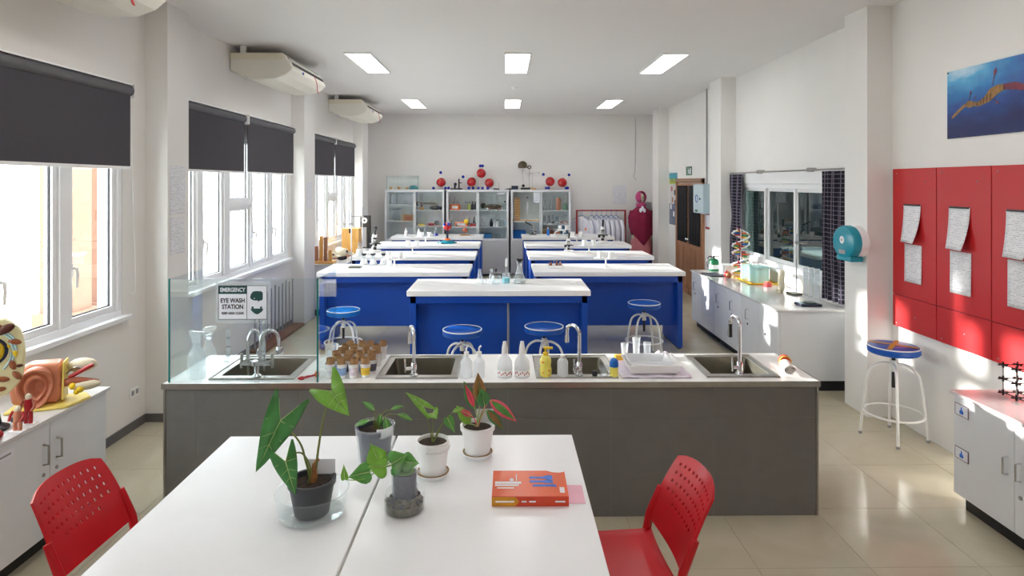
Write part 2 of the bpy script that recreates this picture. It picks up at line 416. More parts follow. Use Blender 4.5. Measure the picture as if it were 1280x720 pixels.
# ------------------------------------------------------------------ room shell
XL, XR, YF, YN, ZC = -3.08, 3.40, 14.2, -2.0, 3.6
floor = sbox('floor', GROUT, [(XL-0.2, XR+0.2, YN-0.2, YF+0.2, -0.15, -0.003)], label='beige polished porcelain floor')
T = 0.6
def edges(lo, hi, off):
    k0 = math.floor((lo-off)/T); e = [lo]; k = k0+1
    while off+k*T < hi-1e-6: e.append(off+k*T); k += 1
    return e+[hi]
ex = edges(XL, XR, 1.95); ey = edges(YN, YF, 3.3)
full = MB().box(-T/2+0.0012, T/2-0.0012, -T/2+0.0012, T/2-0.0012, -0.012, 0).mesh('tile', FLOOR)
rest = MB()
for j in range(len(ey)-1):
    for i in range(len(ex)-1):
        x0, x1, y0, y1 = ex[i], ex[i+1], ey[j], ey[j+1]
        if not (1.4 < y0 < 9.6): rest.box(x0+.0012, x1-.0012, y0+.0012, y1-.0012, -0.012, 0); continue
        if x1-x0 > T-0.01 and y1-y0 > T-0.01:
            t = bpy.data.objects.new('tile', full); COL.objects.link(t)
        else:
            t = MB().box(-(x1-x0)/2+.0012, (x1-x0)/2-.0012, -(y1-y0)/2+.0012, (y1-y0)/2-.0012, -0.012, 0).build('tile', FLOOR)
        t.parent = floor; t.location = ((x0+x1)/2, (y0+y1)/2, 0)
tag(rest.build('tiles_beyond', FLOOR, floor), kind='stuff')
sbox('ceiling', CEIL, [(XL-0.2, XR+0.2, YN-0.2, YF+0.2, ZC, ZC+0.2)], label='plain white ceiling')
WIN = [(1.95, 5.08), (5.78, 8.95), (9.72, 12.78)]
ZS, ZT = 0.98, 2.62
wl = [(XL-0.2, XL, YN-0.2, YF+0.2, 0, ZS), (XL-0.2, XL, YN-0.2, YF+0.2, ZT, ZC)]
yy = [YN-0.2]+[v for a in WIN for v in a]+[YF+0.2]
for k in range(0, len(yy), 2): wl.append((XL-0.2, XL, yy[k], yy[k+1], ZS, ZT))
sbox('wall_left', WALL, wl, label='white plastered wall with the row of bright windows')
RW = (6.22, 8.95, 1.0, 2.04)
sbox('wall_right', WALL, [(XR, XR+0.2, YN-0.2, YF+0.2, 0, RW[2]), (XR, XR+0.2, YN-0.2, YF+0.2, RW[3], ZC),
     (XR, XR+0.2, YN-0.2, RW[0], RW[2], RW[3]), (XR, XR+0.2, RW[1], YF+0.2, RW[2], RW[3])], label='white wall with red board, curtained window and door')
sbox('wall_far', WALL, [(XL, XR, YF, YF+0.2, 0, ZC)], label='white wall behind the glass cabinets')
sbox('wall_near', WALL, [(XL, XR, YN-0.2, YN, 0, ZC)], label='white wall behind the camera')
for y in (5.40, 9.08, 12.8):
    sbox('pillar', WALL, [(XL, -2.89, y, y+0.5 if y > 6 else y+0.36, 0, ZC)], label='square white pillar on the window wall')
for y in (5.42, 9.1, 12.8):
    sbox('pillar', WALL, [(3.18, XR, y, y+0.5 if y > 6 else y+0.36, 0, ZC)], label='square white pillar on the red board wall')
BASEB = M('baseboard_grey', (96, 94, 92), 0.5)
sbox('baseboard_left', BASEB, [(XL, XL+0.012, 1.95, 5.40, 0, 0.07), (XL, -2.89, 5.388, 5.40, 0, 0.07), (XL, XL+0.012, 5.78, 9.08, 0, 0.07)], label='grey skirting under the windows')

# ------------------------------------------------------------------ windows on the left
HANDLE_P = [(0.0, 0, 0.0), (0.03, 0, 0.0), (0.045, 0.0, -0.03), (0.04, 0, -0.13)]
def sash(root, y0, y1, z0, z1, x, handle=None, name='sash_frame'):
    w = 0.045
    f = sbox(name, ALU, [(x, x+0.05, y0, y1, z0, z0+w), (x, x+0.05, y0, y1, z1-w, z1), (x, x+0.05, y0, y0+w, z0+w, z1-w), (x, x+0.05, y1-w, y1, z0+w, z1-w)], root, bev=0.004)
    g = 0.008
    sbox('gasket', GASKET, [(x+0.018, x+0.03, y0+w-.002, y1-w+.002, z0+w, z0+w+g), (x+0.018, x+0.03, y0+w, y1-w, z1-w-g, z1-w), (x+0.018, x+0.03, y0+w, y0+w+g, z0+w, z1-w), (x+0.018, x+0.03, y1-w-g, y1-w, z0+w, z1-w)], f)
    sbox('pane', PANE, [(x+0.022, x+0.026, y0+w, y1-w, z0+w, z1-w)], f)
    if handle:
        yy = y0+0.024 if handle < 0 else y1-0.024; zh = 1.42
        h = MB().box(x+0.05, x+0.062, yy-0.016, yy+0.016, zh-0.045, zh+0.045)
        h.tube([(x+0.06, yy, zh+0.02), (x+0.095, yy, zh+0.015), (x+0.10, yy, zh-0.02), (x+0.095, yy, zh-0.12)], [0.012, 0.012, 0.011, 0.008], 8)
        h.build('handle', WHITEP, f, smooth=40)
def window(n, Y0, Y1, bays, label):
    r = struct('window_%d' % n, label); x0, x1 = -3.20, -3.085; fw = 0.05
    sbox('window_frame', ALU, [(x0, x1, Y0, Y1, ZS, ZS+fw), (x0, x1, Y0, Y1, ZT-fw, ZT), (x0, x1, Y0, Y0+fw, ZS+fw, ZT-fw), (x0, x1, Y1-fw, Y1, ZS+fw, ZT-fw)], r, bev=0.004)
    sbox('sill', ALU, [(-3.10, -3.02, Y0-0.04, Y1+0.04, ZS-0.035, ZS+0.004)], r, bev=0.006)
    ed = [b[0] for b in bays]+[bays[-1][1]]
    for i, b in enumerate(bays):
        y0, y1, kind = b
        if i: sbox('mullion', ALU, [(x0, x1, bays[i-1][1], y0, ZS+fw, ZT-fw)], r, bev=0.004)
        if kind == 'fix':
            zt = 1.80
            sbox('transom', ALU, [(x0, x1, y0, y1, zt-0.025, zt+0.025)], r, bev=0.004)
            sash(r, y0, y1, ZS+fw, zt-0.025, -3.16, None, 'lower_light'); sash(r, y0, y1, zt+0.025, ZT-fw, -3.16, None, 'upper_light')
        else: sash(r, y0, y1, ZS+fw, ZT-fw, -3.155, -1 if kind == 'l' else 1)
    return r
window(1, 1.95, 5.08, [(2.0, 2.54, 'l'), (2.66, 3.2, 'l'), (3.3, 3.74, 'l'), (3.84, 4.38, 'l'), (4.49, 5.03, 'l')], 'white window with two casements behind the cell model')
window(2, 5.78, 8.95, [(5.83, 6.33, 'l'), (6.45, 6.94, 'l'), (7.08, 7.66, 'fix'), (7.72, 8.28, 'l'), (8.38, 8.9, 'l')], 'white aluminium window above the eye wash sink')
window(3, 9.72, 12.78, [(9.77, 10.3, 'l'), (10.42, 10.95, 'l'), (11.05, 11.6, 'fix'), (11.66, 12.15, 'l'), (12.24, 12.73, 'l')], 'farthest white aluminium window behind the wooden boxes')
def blind(y0, y1, label):
    t = thing('roller_blind', label, 'blind', (-2.99, (y0+y1)/2, 2.17), 0, 'charcoal roller blinds')
    h = (y1-y0)/2
    MB().box(-0.003, 0.003, -h+0.02, h-0.02, 0.01, 0.60).build('blind_cloth', BLIND, t)
    MB().cyl((-0.01, -h+0.01, 0.615), (-0.01, h-0.01, 0.615), 0.042, n=16).build('roller_tube', BLINDT, t, smooth=40)
    MB().box(-0.007, 0.007, -h+0.02, h-0.02, -0.012, 0.012).build('hem_bar', WHITEP, t)
    MB().box(-0.09, 0.02, -h, h, 0.66, 0.672).build('head_rail', WHITEP, t)
    for s in (-1, 1): MB().box(-0.09, 0.03, s*(h-0.004)-0.004, s*(h-0.004)+0.004, 0.56, 0.672).build('bracket', WHITEP, t)
    return t
blind(2.0, 5.05, 'wide charcoal roller blind nearest the camera, over the casement window')
blind(5.80, 7.24, 'charcoal roller blind above the eye wash station')
blind(7.30, 8.92, 'charcoal roller blind between the eye wash window post and second pillar')
blind(9.74, 11.06, 'farther roller blind, first half over the farthest window')
blind(11.10, 12.55, 'farthest roller blind, nearest to the glass cabinets')
tag(MB().tube(smooth_path([(-3.06, 5.16, 2.78), (-3.05, 5.17, 2.0), (-3.045, 5.2, 1.25), (-3.045, 5.16, 1.14), (-3.05, 5.10, 1.17)]), 0.004, 6).build('blind_cord', WHITEP, smooth=60),
    'thin white blind cord hanging in a hook beside the near pillar', 'cord')
o = MB().box(-3.08, -3.068, 5.17, 5.29, 0.27, 0.35).build('wall_socket', WHITEP, bev=0.003)
tag(o, 'white double wall socket low on the wall under the near window', 'socket')
for y in (5.2, 5.26): MB().box(-3.067, -3.066, y-0.018, y+0.018, 0.29, 0.33).build('socket_plate', CABG, o)

# outside the left windows: corridor slab and orange columns of the building opposite
sbox('ground_outside', CONC, [(-30, XL-0.2, -20, 40, -0.3, -0.02)], label='pale concrete ground outside the windows')
for (x, y, wd) in ((-6.2, 8.92, 0.5), (-6.2, 9.68, 0.3)):
    c = MB().box(x-0.2, x+0.2, y-wd/2, y+wd/2, -0.02, 4.4).box(x-0.26, x+0.26, y-wd/2-0.06, y+wd/2+0.06, -0.02, 0.25).build('column', ORANGE, bev=0.01)
    tag(c, 'pale orange building column seen through the near casement, %s' % ('left one' if y < 9.2 else 'right one'), 'column', 'orange columns outside')

nb = MB().box(-7.6, -6.4, 2.2, 6.5, -0.02, 4.6).build('sun_blocker', CONC); tag(nb, 'unseen white block added outside to keep sun off the front tables', 'sun blocker')  # added block, out of view, stops low sun entering the near window
for z in (1.3, 3.0): MB().box(-6.42, -6.36, 2.2, 6.5, z-0.06, z+0.06).build('ledge', ORANGE, nb)
# ------------------------------------------------------------------ ceiling lamps
def panel(x, y, label):
    t = thing('ceiling_light', label, 'ceiling light', (x, y, ZC), 0, 'recessed ceiling panels')
    MB().box(-0.16, 0.16, -0.66, -0.64, -0.02, 0).box(-0.16, 0.16, 0.64, 0.66, -0.02, 0).box(-0.16, -0.145, -0.64, 0.64, -0.02, 0).box(0.145, 0.16, -0.64, 0.64, -0.02, 0).build('frame', WMETAL, t)
    MB().box(-0.145, 0.145, -0.64, 0.64, -0.014, -0.002).build('diffuser', LEDM, t)
for row, (y, rn) in enumerate(((8.07, 'nearer row'), (12.18, 'farther row'), (3.96, 'row above the sinks'), (-0.2, 'row behind the camera'))):
    for x, cn in ((-1.74, 'left'), (0.17, 'middle'), (2.06, 'right')):
        panel(x, y, 'long white ceiling light panel, %s one of the %s' % (cn, rn))
o = MB().lathe([(0, -0.035), (0.03, -0.035), (0.05, -0.012), (0.055, 0)], 20).build('smoke_detector', WHITEP, smooth=40, loc=(0.17, 10.1, ZC))
tag(o, 'small round white smoke detector on the ceiling', 'smoke detector')

# ------------------------------------------------------------------ air conditioners
def aircon(y0, label, ribbon):
    t = thing('air_conditioner', label, 'air conditioner', (XL+0.005, y0, 3.215), 0, 'ceiling air conditioners'); L = 1.32
    prof = [(0.0, 0.10), (0.0, 0.30), (0.58, 0.30), (0.66, 0.20), (0.70, 0.12), (0.62, 0.05), (0.50, 0.005), (0.30, 0.0), (0.12, 0.04)]
    m = MB(); m.prism(prof, 0, L, 'y'); m.build('body', CREAM2, t, bev=0.015)
    MB().box(0.0, 0.585, -0.004, 0.03, 0.225, 0.30).build('side_cover', CREAM, t, bev=0.006)
    d = Vector((0.66-0.585, 0, 0.20-0.295)).normalized()
    def slant(ax, az, bx, bz, t0, t1, off):
        nx, nz = -(bz-az), bx-ax; q = math.hypot(nx, nz); nx, nz = nx/q*off, nz/q*off
        p0 = (ax+(bx-ax)*t0, az+(bz-az)*t0); p1 = (ax+(bx-ax)*t1, az+(bz-az)*t1)
        return [(p0[0]-nx, p0[1]-nz), (p0[0]+nx, p0[1]+nz), (p1[0]+nx, p1[1]+nz), (p1[0]-nx, p1[1]-nz)]
    MB().prism(slant(.58, .30, .66, .20, .28, .50, .005), .10, L-.04, 'y').build('louvre', BLACK, t)
    MB().prism(slant(.58, .30, .66, .20, .52, .86, .012), .09, L-.03, 'y').build('louvre', CREAM2, t, bev=.003)
    MB().prism(slant(.66, .20, .70, .12, -.08, .34, .006), .10, L-.04, 'y').build('louvre', BLACK, t)
    for yy in (0.05, L-0.05): MB().box(0.10, 0.16, yy-0.02, yy+0.02, 0.30, 0.383).build('bracket', WMETAL, t)
    MB().sph((0.705, 0.36, 0.125), 0.03, 10, 6, (0.2, 1, 0.6)).build('badge', BLUEBALL, t, smooth=60)
    MB().tube([(0.14, 0.1, 0.04), (0.16, 0.02, 0.0), (0.22, 0.0, 0.02)], 0.011, 6).build('drain_pipe', WHITEP, t, smooth=40)
    if ribbon: MB().grid(lambda u, v: (0.71+0.03*v+0.01*math.sin(v*5), 0.75+0.03*u+0.10*v, 0.16-0.2*v), 2, 6).build('ribbon', MODR, t, solid=0.003)
aircon(7.05, 'cream ceiling air conditioner with red ribbon, above the eye wash station', True)
aircon(10.98, 'smaller looking cream air conditioner near the far wall', True)
aircon(3.12, 'cream air conditioner cut off by the top left picture edge', True)

# ------------------------------------------------------------------ right window, adjoining room
r = struct('window_4', 'white window into a dim room, between checked curtains'); x0, x1 = 3.395, 3.50
Y0, Y1, Z0, Z1 = RW
sbox('window_frame', ALU, [(x0, x1, Y0, Y1, Z0, Z0+.06), (x0, x1, Y0, Y1, Z1-.06, Z1), (x0, x1, Y0, Y0+.05, Z0, Z1), (x0, x1, Y1-.05, Y1, Z0, Z1)], r, bev=0.004)
sbox('sill', ALU, [(3.33, 3.42, Y0-0.03, Y1+0.03, Z0-0.04, Z0)], r, bev=0.005)
sbox('pelmet', ALU, [(3.37, 3.40, Y0-0.05, Y1+0.05, Z1, Z1+0.14)], r, bev=0.005)
yb = [Y0+.05, 6.56, 7.26, 8.09, Y1-.05]
for i in range(4):
    a, b = yb[i], yb[i+1]; xo = 3.42 if i % 2 else 3.44
    f = sbox('sash_frame', ALU, [(xo, xo+.03, a, b, Z0+.06, Z0+.10), (xo, xo+.03, a, b, Z1-.10, Z1-.06), (xo, xo+.03, a, a+.045, Z0+.1, Z1-.1), (xo, xo+.03, b-.045, b, Z0+.1, Z1-.1)], r, bev=0.003)
    sbox('pane', DARKPANE, [(xo+.012, xo+.017, a+.045, b-.045, Z0+.1, Z1-.1)], f)
for i in range(1, 4): sbox('mullion', ALU, [(3.40, 3.48, yb[i]-0.022, yb[i]+0.022, Z0+.06, Z1-.06)], r, bev=0.004)
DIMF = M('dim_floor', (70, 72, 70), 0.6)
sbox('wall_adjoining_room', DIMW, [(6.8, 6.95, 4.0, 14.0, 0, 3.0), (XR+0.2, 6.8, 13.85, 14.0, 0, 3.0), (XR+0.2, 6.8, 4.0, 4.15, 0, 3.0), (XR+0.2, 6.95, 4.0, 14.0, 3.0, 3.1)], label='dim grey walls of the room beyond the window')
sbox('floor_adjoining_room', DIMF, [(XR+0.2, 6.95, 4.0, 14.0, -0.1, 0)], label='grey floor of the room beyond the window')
l = bpy.data.lights.new('adjoining_room_fill', 'AREA'); l.energy = 320; l.size = 0.3; l.size_y = 1.2; l.shape = 'RECTANGLE'  # added fill light, brightens the view through the dim window
lo = bpy.data.objects.new('adjoining_room_fill', l); COL.objects.link(lo); lo.location = (5.2, 9.2, 2.95)
def flatpic(name, mat, x, y0, y1, z0, z1, label, cat, th=0.01):
    o = MB().box(-th, 0, -(y1-y0)/2, (y1-y0)/2, -(z1-z0)/2, (z1-z0)/2).build(name, mat, loc=(x, (y0+y1)/2, (z0+z1)/2)); return tag(o, label, cat)
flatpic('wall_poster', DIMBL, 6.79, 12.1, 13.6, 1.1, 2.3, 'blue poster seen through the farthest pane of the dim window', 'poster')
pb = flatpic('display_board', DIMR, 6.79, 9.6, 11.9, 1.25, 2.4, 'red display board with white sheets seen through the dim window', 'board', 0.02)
random.seed(3)
for i in range(5):
    for j in range(2):
        if (i+j) % 4 != 3: MB().box(-0.026, -0.021, -1.05+i*0.42, -0.75+i*0.42, -0.45+j*0.45, -0.1+j*0.45).build('sheet', PRINT, pb)
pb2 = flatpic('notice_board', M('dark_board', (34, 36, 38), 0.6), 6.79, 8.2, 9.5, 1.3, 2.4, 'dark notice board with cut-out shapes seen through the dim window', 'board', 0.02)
for i in range(4): MB().prism([(-0.45+i*0.3, -0.3), (-0.25+i*0.3, -0.2), (-0.3+i*0.3, 0.1), (-0.42+i*0.3, 0.05)], -0.027, -0.02, 'x').build('paper_shape', PAPER, pb2)
def desk(y0, y1, label):
    t = thing('desk', label, 'desk', (5.7, (y0+y1)/2, 0)); h = (y1-y0)/2
    MB().box(-0.35, 0.35, -h, h, 0.78, 0.82).build('desktop', WHITE, t, bev=0.004)
    MB().box(-0.30, -0.27, -h+0.05, h-0.05, 0.1, 0.78).build('front_panel', CABG, t)
    for sx in (-0.3, 0.3):
        for sy in (-h+0.05, h-0.05): MB().box(sx-0.02, sx+0.02, sy-0.02, sy+0.02, 0, 0.78).build('leg', CABG, t)
desk(7.6, 9.6, 'grey panelled desk in the dim room, right side of the window')
desk(10.0, 12.0, 'grey panelled desk in the dim room, left side of the window')

# curtains
def curtain(y0, y1, x, z0, z1, waves, label, tie=None):
    n = 60
    def fn(u, v):
        wob = 0.028*math.sin(u*waves*2*PI+0.6*math.sin(v*3))
        pinch = 1.0
        if tie is not None: pinch = 1-0.28*math.exp(-((v-tie)/0.16)**2)
        yc = (y0+y1)/2
        return (x+wob*pinch, yc+(u-0.5)*(y1-y0)*pinch, z0+(z1-z0)*v)
    m = MB().grid(fn, n, 24); o = m.build('curtain', CHECK, smooth=80, solid=0.003)
    uv = o.data.uv_layers.new(name='UVMap')
    for lp in o.data.loops:
        i = lp.vertex_index; uv.data[lp.index].uv = ((i % (n+1))/n*(y1-y0)*1.6, (i//(n+1))/24*(z1-z0))
    return tag(o, label, 'curtain', 'checked curtains')
curtain(6.0, 6.42, 3.31, 0.86, 2.17, 4, 'dark checked curtain beside the teal roll dispenser')
curtain(8.66, 9.05, 3.31, 0.86, 2.17, 4, 'dark checked curtain tied back behind the spiral DNA model', 0.55)
o = MB().cyl((3.31, 5.8, 2.19), (3.31, 9.07, 2.19), 0.010, n=10).build('curtain_rod', STEEL, smooth=40); tag(o, 'thin steel curtain rod above the dim window', 'curtain rod')
for y in (6.75, 8.1): MB().box(3.30, 3.398, y-0.012, y+0.012, 2.17, 2.215).build('rod_bracket', STEEL, o)

# ------------------------------------------------------------------ red pin board
rb = thing('pin_board', 'big red pin board of panels on the wall above the near stool', 'pin board', (3.398, 5.38, 0.82))
MB().box(-0.008, 0, -4.4, 0, 0, 1.35).build('backing', PURPLE, rb)
for k in range(8):
    a = -0.55*k; b = a-0.55
    MB().box(-0.02, -0.006, b+0.0035, a-0.0035, 0.275, 1.35).build('panel', REDB, rb, bev=0.002)
    MB().box(-0.02, -0.006, b+0.0035, a-0.0035, 0, 0.270).build('panel', REDB, rb, bev=0.002)
    for (yy, zz) in ((a-0.06, 1.31), (a-0.42, 1.24), (a-0.06, 0.03), (a-0.3, 0.12)): MB().sph((-0.021, yy, zz), 0.006, 8, 5).build('screw', CABG, rb, smooth=60)
def sheet(x, yc, z0, z1, w, curl, label, group, flip=1):
    m = MB().grid(lambda u, v: (-curl*(1-v)**2*(0.4+u*0.6), (0.5-u)*w, (z1-z0)*v), 6, 8)
    o = m.build('paper_sheet', PRINT, smooth=60, solid=0.0015, loc=(x, yc, z0)); return tag(o, label, 'paper', group)
xs = 3.374
col3 = ((5.115, 'the column nearest the pillar'), (4.58, 'the middle column'), (4.04, 'the rightmost column'))
for yc, nm in col3:
    o = sheet(xs, yc, 1.555, 1.87, 0.215, 0.07, 'curled printed sheet, upper one in %s of the red board' % nm, 'papers on the red board')
    MB().box(-0.006, 0.002, -0.1, 0.1, 0.305, 0.318).build('pin_strip', BLACK, o)
    sheet(xs, yc-0.012, 1.225, 1.54, 0.215, 0.004, 'flat printed sheet, lower one in %s of the red board' % nm, 'papers on the red board')

# ------------------------------------------------------------------ underwater poster
SEA = bpy.data.materials.new('sea_print'); SEA.use_nodes = True; nt = SEA.node_tree; b = nt.nodes['Principled BSDF']; b.inputs['Roughness'].default_value = 0.25
tc = nt.nodes.new('ShaderNodeTexCoord'); sp = nt.nodes.new('ShaderNodeSeparateXYZ'); nt.links.new(tc.outputs['Generated'], sp.inputs[0])
nz = nt.nodes.new('ShaderNodeTexNoise'); nz.inputs['Scale'].default_value = 9; nz.inputs['Detail'].default_value = 5; nt.links.new(tc.outputs['Generated'], nz.inputs['Vector'])
vd = nt.nodes.new('ShaderNodeVectorMath'); vd.operation = 'DISTANCE'; vd.inputs[1].default_value = (0.0, 0.88, 1.0); nt.links.new(tc.outputs['Generated'], vd.inputs[0])
ad = nt.nodes.new('ShaderNodeMath'); ad.operation = 'MULTIPLY_ADD'; ad.inputs[1].default_value = 0.28; nt.links.new(nz.outputs['Fac'], ad.inputs[0]); nt.links.new(vd.outputs['Value'], ad.inputs[2])
rp = nt.nodes.new('ShaderNodeValToRGB'); e = rp.color_ramp.elements; e[0].position = 0.16; e[0].color = lin((190, 220, 236)); e[1].position = 1.05; e[1].color = lin((14, 32, 92))
for p_, c_ in ((0.32, (74, 166, 214)), (0.5, (18, 112, 182)), (0.75, (12, 62, 140))):
    q = e.new(p_); q.color = lin(c_)
nt.links.new(ad.outputs[0], rp.inputs[0]); nt.links.new(rp.outputs[0], b.inputs['Base Color'])
ps = thing('sea_poster', 'blue underwater poster of a sea dragon high on the right wall', 'poster', (3.396, 4.73, 2.385))
MB().box(-0.004, 0, -1.25, 0, 0, 0.51).build('print', SEA, ps)
def flat(poly, name, mat, x=-0.0065):
    MB().prism([(-a, z) for a, z in poly], x, x+0.0024, 'x').build(name, mat, ps)
DRAG = M('dragon_ochre', (150, 112, 60), 0.5, var=0.4, scale=40); DRAGP = M('dragon_magenta', (120, 42, 66), 0.5, var=0.3, scale=40)
flat([(0.05, 0.165), (0.16, 0.235), (0.20, 0.25), (0.22, 0.235), (0.17, 0.215), (0.06, 0.15)], 'snout', DRAG)
flat([(0.19, 0.225), (0.21, 0.26), (0.24, 0.262), (0.27, 0.25), (0.27, 0.22), (0.23, 0.212)], 'head', DRAG)
flat([(0.265, 0.22), (0.265, 0.25), (0.32, 0.245), (0.37, 0.27), (0.42, 0.32), (0.48, 0.34), (0.55, 0.335), (0.55, 0.30), (0.48, 0.272), (0.42, 0.235), (0.36, 0.22), (0.31, 0.212)], 'body', DRAG)
flat([(0.54, 0.30), (0.54, 0.337), (0.64, 0.335), (0.74, 0.30), (0.9, 0.27), (1.1, 0.26), (1.1, 0.235), (0.9, 0.24), (0.74, 0.26), (0.64, 0.285)], 'tail', DRAGP)
for (a, z, a2, z2) in ((0.225, 0.26, 0.245, 0.335), (0.44, 0.335, 0.475, 0.46), (0.44, 0.25, 0.50, 0.21), (0.27, 0.26, 0.285, 0.29)):
    dx, dz = (a2-a), (z2-z); nx, nz_ = -dz, dx
    flat([(a, z), (a+dx*.6+nx*.03, z+dz*.6+nz_*.03), (a+dx*.8+nx*.11, z+dz*.8+nz_*.11), (a2, z2), (a+dx*.8-nx*.11, z+dz*.8-nz_*.11), (a+dx*.6-nx*.03, z+dz*.6-nz_*.03)], 'leaf_fin', DRAGP)
for k in range(5): flat([(0.30+k*0.03, 0.215+k*0.006), (0.305+k*0.03, 0.243+k*0.012), (0.312+k*0.03, 0.245+k*0.012), (0.307+k*0.03, 0.217+k*0.006)], 'band', CELLDK, -0.0085)
for (a, z) in ((0.01, 0.5), (0.01, 0.01)): MB().sph((-0.006, -a, z), 0.008, 8, 5, (0.5, 1, 1)).build('pin', BLACK, ps, smooth=60)

# ------------------------------------------------------------------ door, signs, boxes on the right wall far end
d = struct('door_1', 'double brown wooden door with black curtains on its panes')
sbox('door_frame', DOORW, [(3.36, 3.41, 10.52, 10.60, 0, 2.13), (3.36, 3.41, 12.1, 12.18, 0, 2.13), (3.36, 3.41, 10.52, 12.18, 2.05, 2.13)], d, bev=0.006)
for k, (a, b) in enumerate(((10.61, 11.345), (11.355, 12.09))):
    lf = sbox('door_leaf', DOORW, [(3.375, 3.40, a, b, 0.01, 0.12), (3.375, 3.40, a, b, 1.98, 2.04), (3.375, 3.40, a, a+.09, .12, 1.98), (3.375, 3.40, b-.09, b, .12, 1.98), (3.375, 3.40, a+.09, b-.09, .86, .98), (3.375, 3.40, (a+b)/2-.03, (a+b)/2+.03, .12, .86), (3.388, 3.395, a+.09, b-.09, .12, .86)], d, bev=0.004)
    for (p, q) in ((a+.11, (a+b)/2-.05), ((a+b)/2+.05, b-.11)): MB().box(3.378, 3.39, p, q, .15, .83).build('door_panel', DOORW, lf, bev=0.012)
    sbox('pane', PANE, [(3.386, 3.390, a+.09, b-.09, .98, 1.98)], lf)
    MB().grid(lambda u, v: (3.355+0.012*math.sin(u*9*PI), a+.05+(b-a-.10)*u, .95+1.05*v), 36, 4).build('pane_curtain', BLACKC, lf, smooth=80, solid=0.003)
    MB().sph((3.345, b-.05 if k == 0 else a+.05, 1.02), 0.025, 10, 8).build('door_knob', CHROME, lf, smooth=60)
MB().cyl((3.34, 10.5, 2.09), (3.34, 12.5, 2.09), 0.008, n=8).build('curtain_rail', STEEL, d, smooth=40)
PST = M('poster_collage', (120, 136, 160), 0.5, var=0.8, scale=9)
po = thing('wall_poster', 'tall narrow poster with teal top beside the wooden door', 'poster', (3.398, 12.47, 1.21))
MB().box(-0.003, 0, -0.29, 0.29, 0, 0.42).build('lower_field', M('poster_slate', (96, 106, 130), 0.5, var=0.3, scale=9), po)
MB().box(-0.003, 0, -0.29, 0.29, 0.42, 0.82).build('middle_field', M('poster_pale', (206, 204, 206), 0.5, var=0.12, scale=14), po)
MB().box(-0.003, 0, -0.29, 0.29, 0.82, 0.92).build('green_band', M('poster_green', (168, 190, 60), 0.5), po)
MB().box(-0.003, 0, -0.29, 0.29, 0.92, 1.04).build('teal_band', TEAL, po)
for (y, z, mm) in ((0.1, 0.72, MODR), (-0.12, 0.65, BLACK), (0.05, 0.5, CELLBR), (-0.15, 0.45, NAVY), (0.16, 0.36, PAPER), (-0.05, 0.22, PAPER)): MB().box(-0.005, -0.003, y-0.05, y+0.05, z-0.05, z+0.05).build('picture', mm, po)
ex_ = thing('exit_sign', 'small green exit sign with running figure above the wooden door', 'sign', (3.398, 11.40, 2.19))
MB().box(-0.01, 0, -0.16, 0.16, 0, 0.16).build('plate', EXITG, ex_)
MB().sph((-0.012, 0.02, 0.125), 0.016, 8, 6, (0.2, 1, 1)).build('figure_head', SIGNW, ex_)
MB().prism([(0.01, 0.105), (0.04, 0.10), (0.06, 0.075), (0.03, 0.07), (0.02, 0.05), (0.06, 0.03), (0.05, 0.015), (-0.01, 0.045), (-0.05, 0.02), (-0.055, 0.035), (-0.02, 0.06), (-0.05, 0.085), (-0.04, 0.095)], -0.0125, -0.0095, 'x').build('running_figure', SIGNW, ex_)
MB().box(-0.0125, -0.0095, -0.14, -0.08, 0.02, 0.13).build('doorway', SIGNW, ex_)
eb = thing('electrical_box', 'grey metal electrical box on the wall beside the door', 'electrical box', (XR-0.002, 10.22, 1.55))
MB().box(-0.2, 0, -0.26, 0.26, 0, 0.48).build('body', BOXG, eb, bev=0.006)
MB().box(-0.208, -0.2, -0.25, 0.25, 0.01, 0.47).build('lid', M('box_lid', (196, 212, 218), 0.35), eb, bev=0.004)
MB().cyl((-0.21, -0.13, 0.24), (-0.225, -0.13, 0.24), 0.014, n=10).build('lock', BLACK, eb)
MB().torus((-0.21, 0.06, 0.24), 0.06, 0.006, 20, 6, 'x').build('warning_mark', BLUEBALL, eb)
MB().box(-0.2095, -0.2075, 0.02, 0.14, 0.02, 0.06).build('label_strip', EXITG, eb)
MB().cyl((-0.06, 0.0, 0.48), (-0.06, 0.0, ZC-1.555), 0.014, n=8).build('conduit', CABG, eb, smooth=40)
fr = thing('framed_notice', 'small red framed notice under the grey electrical box', 'notice', (3.398, 10.30, 1.28))
MB().box(-0.006, 0, -0.16, 0.16, 0, 0.27).build('frame', REDM, fr); MB().box(-0.0075, -0.006, -0.125, 0.125, 0.035, 0.235).build('paper', PRINT, fr)
def hang_sheet(x, y, z0, z1, w, label, mat=PRINT, axis='y', group=None):
    if axis == 'y': m = MB().box(0, 0.002, -w/2, w/2, 0, z1-z0)
    else: m = MB().box(-w/2, w/2, -0.002, 0, 0, z1-z0)
    return tag(m.build('paper_sheet', mat, loc=(x, y, z0)), label, 'paper', group)
hang_sheet(-2.888, 5.56, 1.77, 2.20, 0.26, 'taller printed sheet on the near pillar beside the eye wash window', group='papers on the pillars')
hang_sheet(-2.888, 5.56, 1.42, 1.75, 0.24, 'lower printed sheet on the near pillar, just above the spray bottle', group='papers on the pillars')
hang_sheet(-2.888, 9.32, 1.66, 2.06, 0.24, 'faint printed sheet on the second window pillar', group='papers on the pillars')
hang_sheet(2.64, YF-0.001, 1.56, 1.99, 0.31, 'printed sheet on the far wall above the coat rail', PRINTX, 'x')
td = thing('roll_dispenser', 'round teal toilet roll dispenser on the pillar beside the curtain', 'dispenser', (3.18, 5.56, 1.52))
m = MB().lathe([(0, 0.145), (0.11, 0.145), (0.138, 0.136), (0.148, 0.12), (0.15, 0.07), (0, 0.07)], 40)
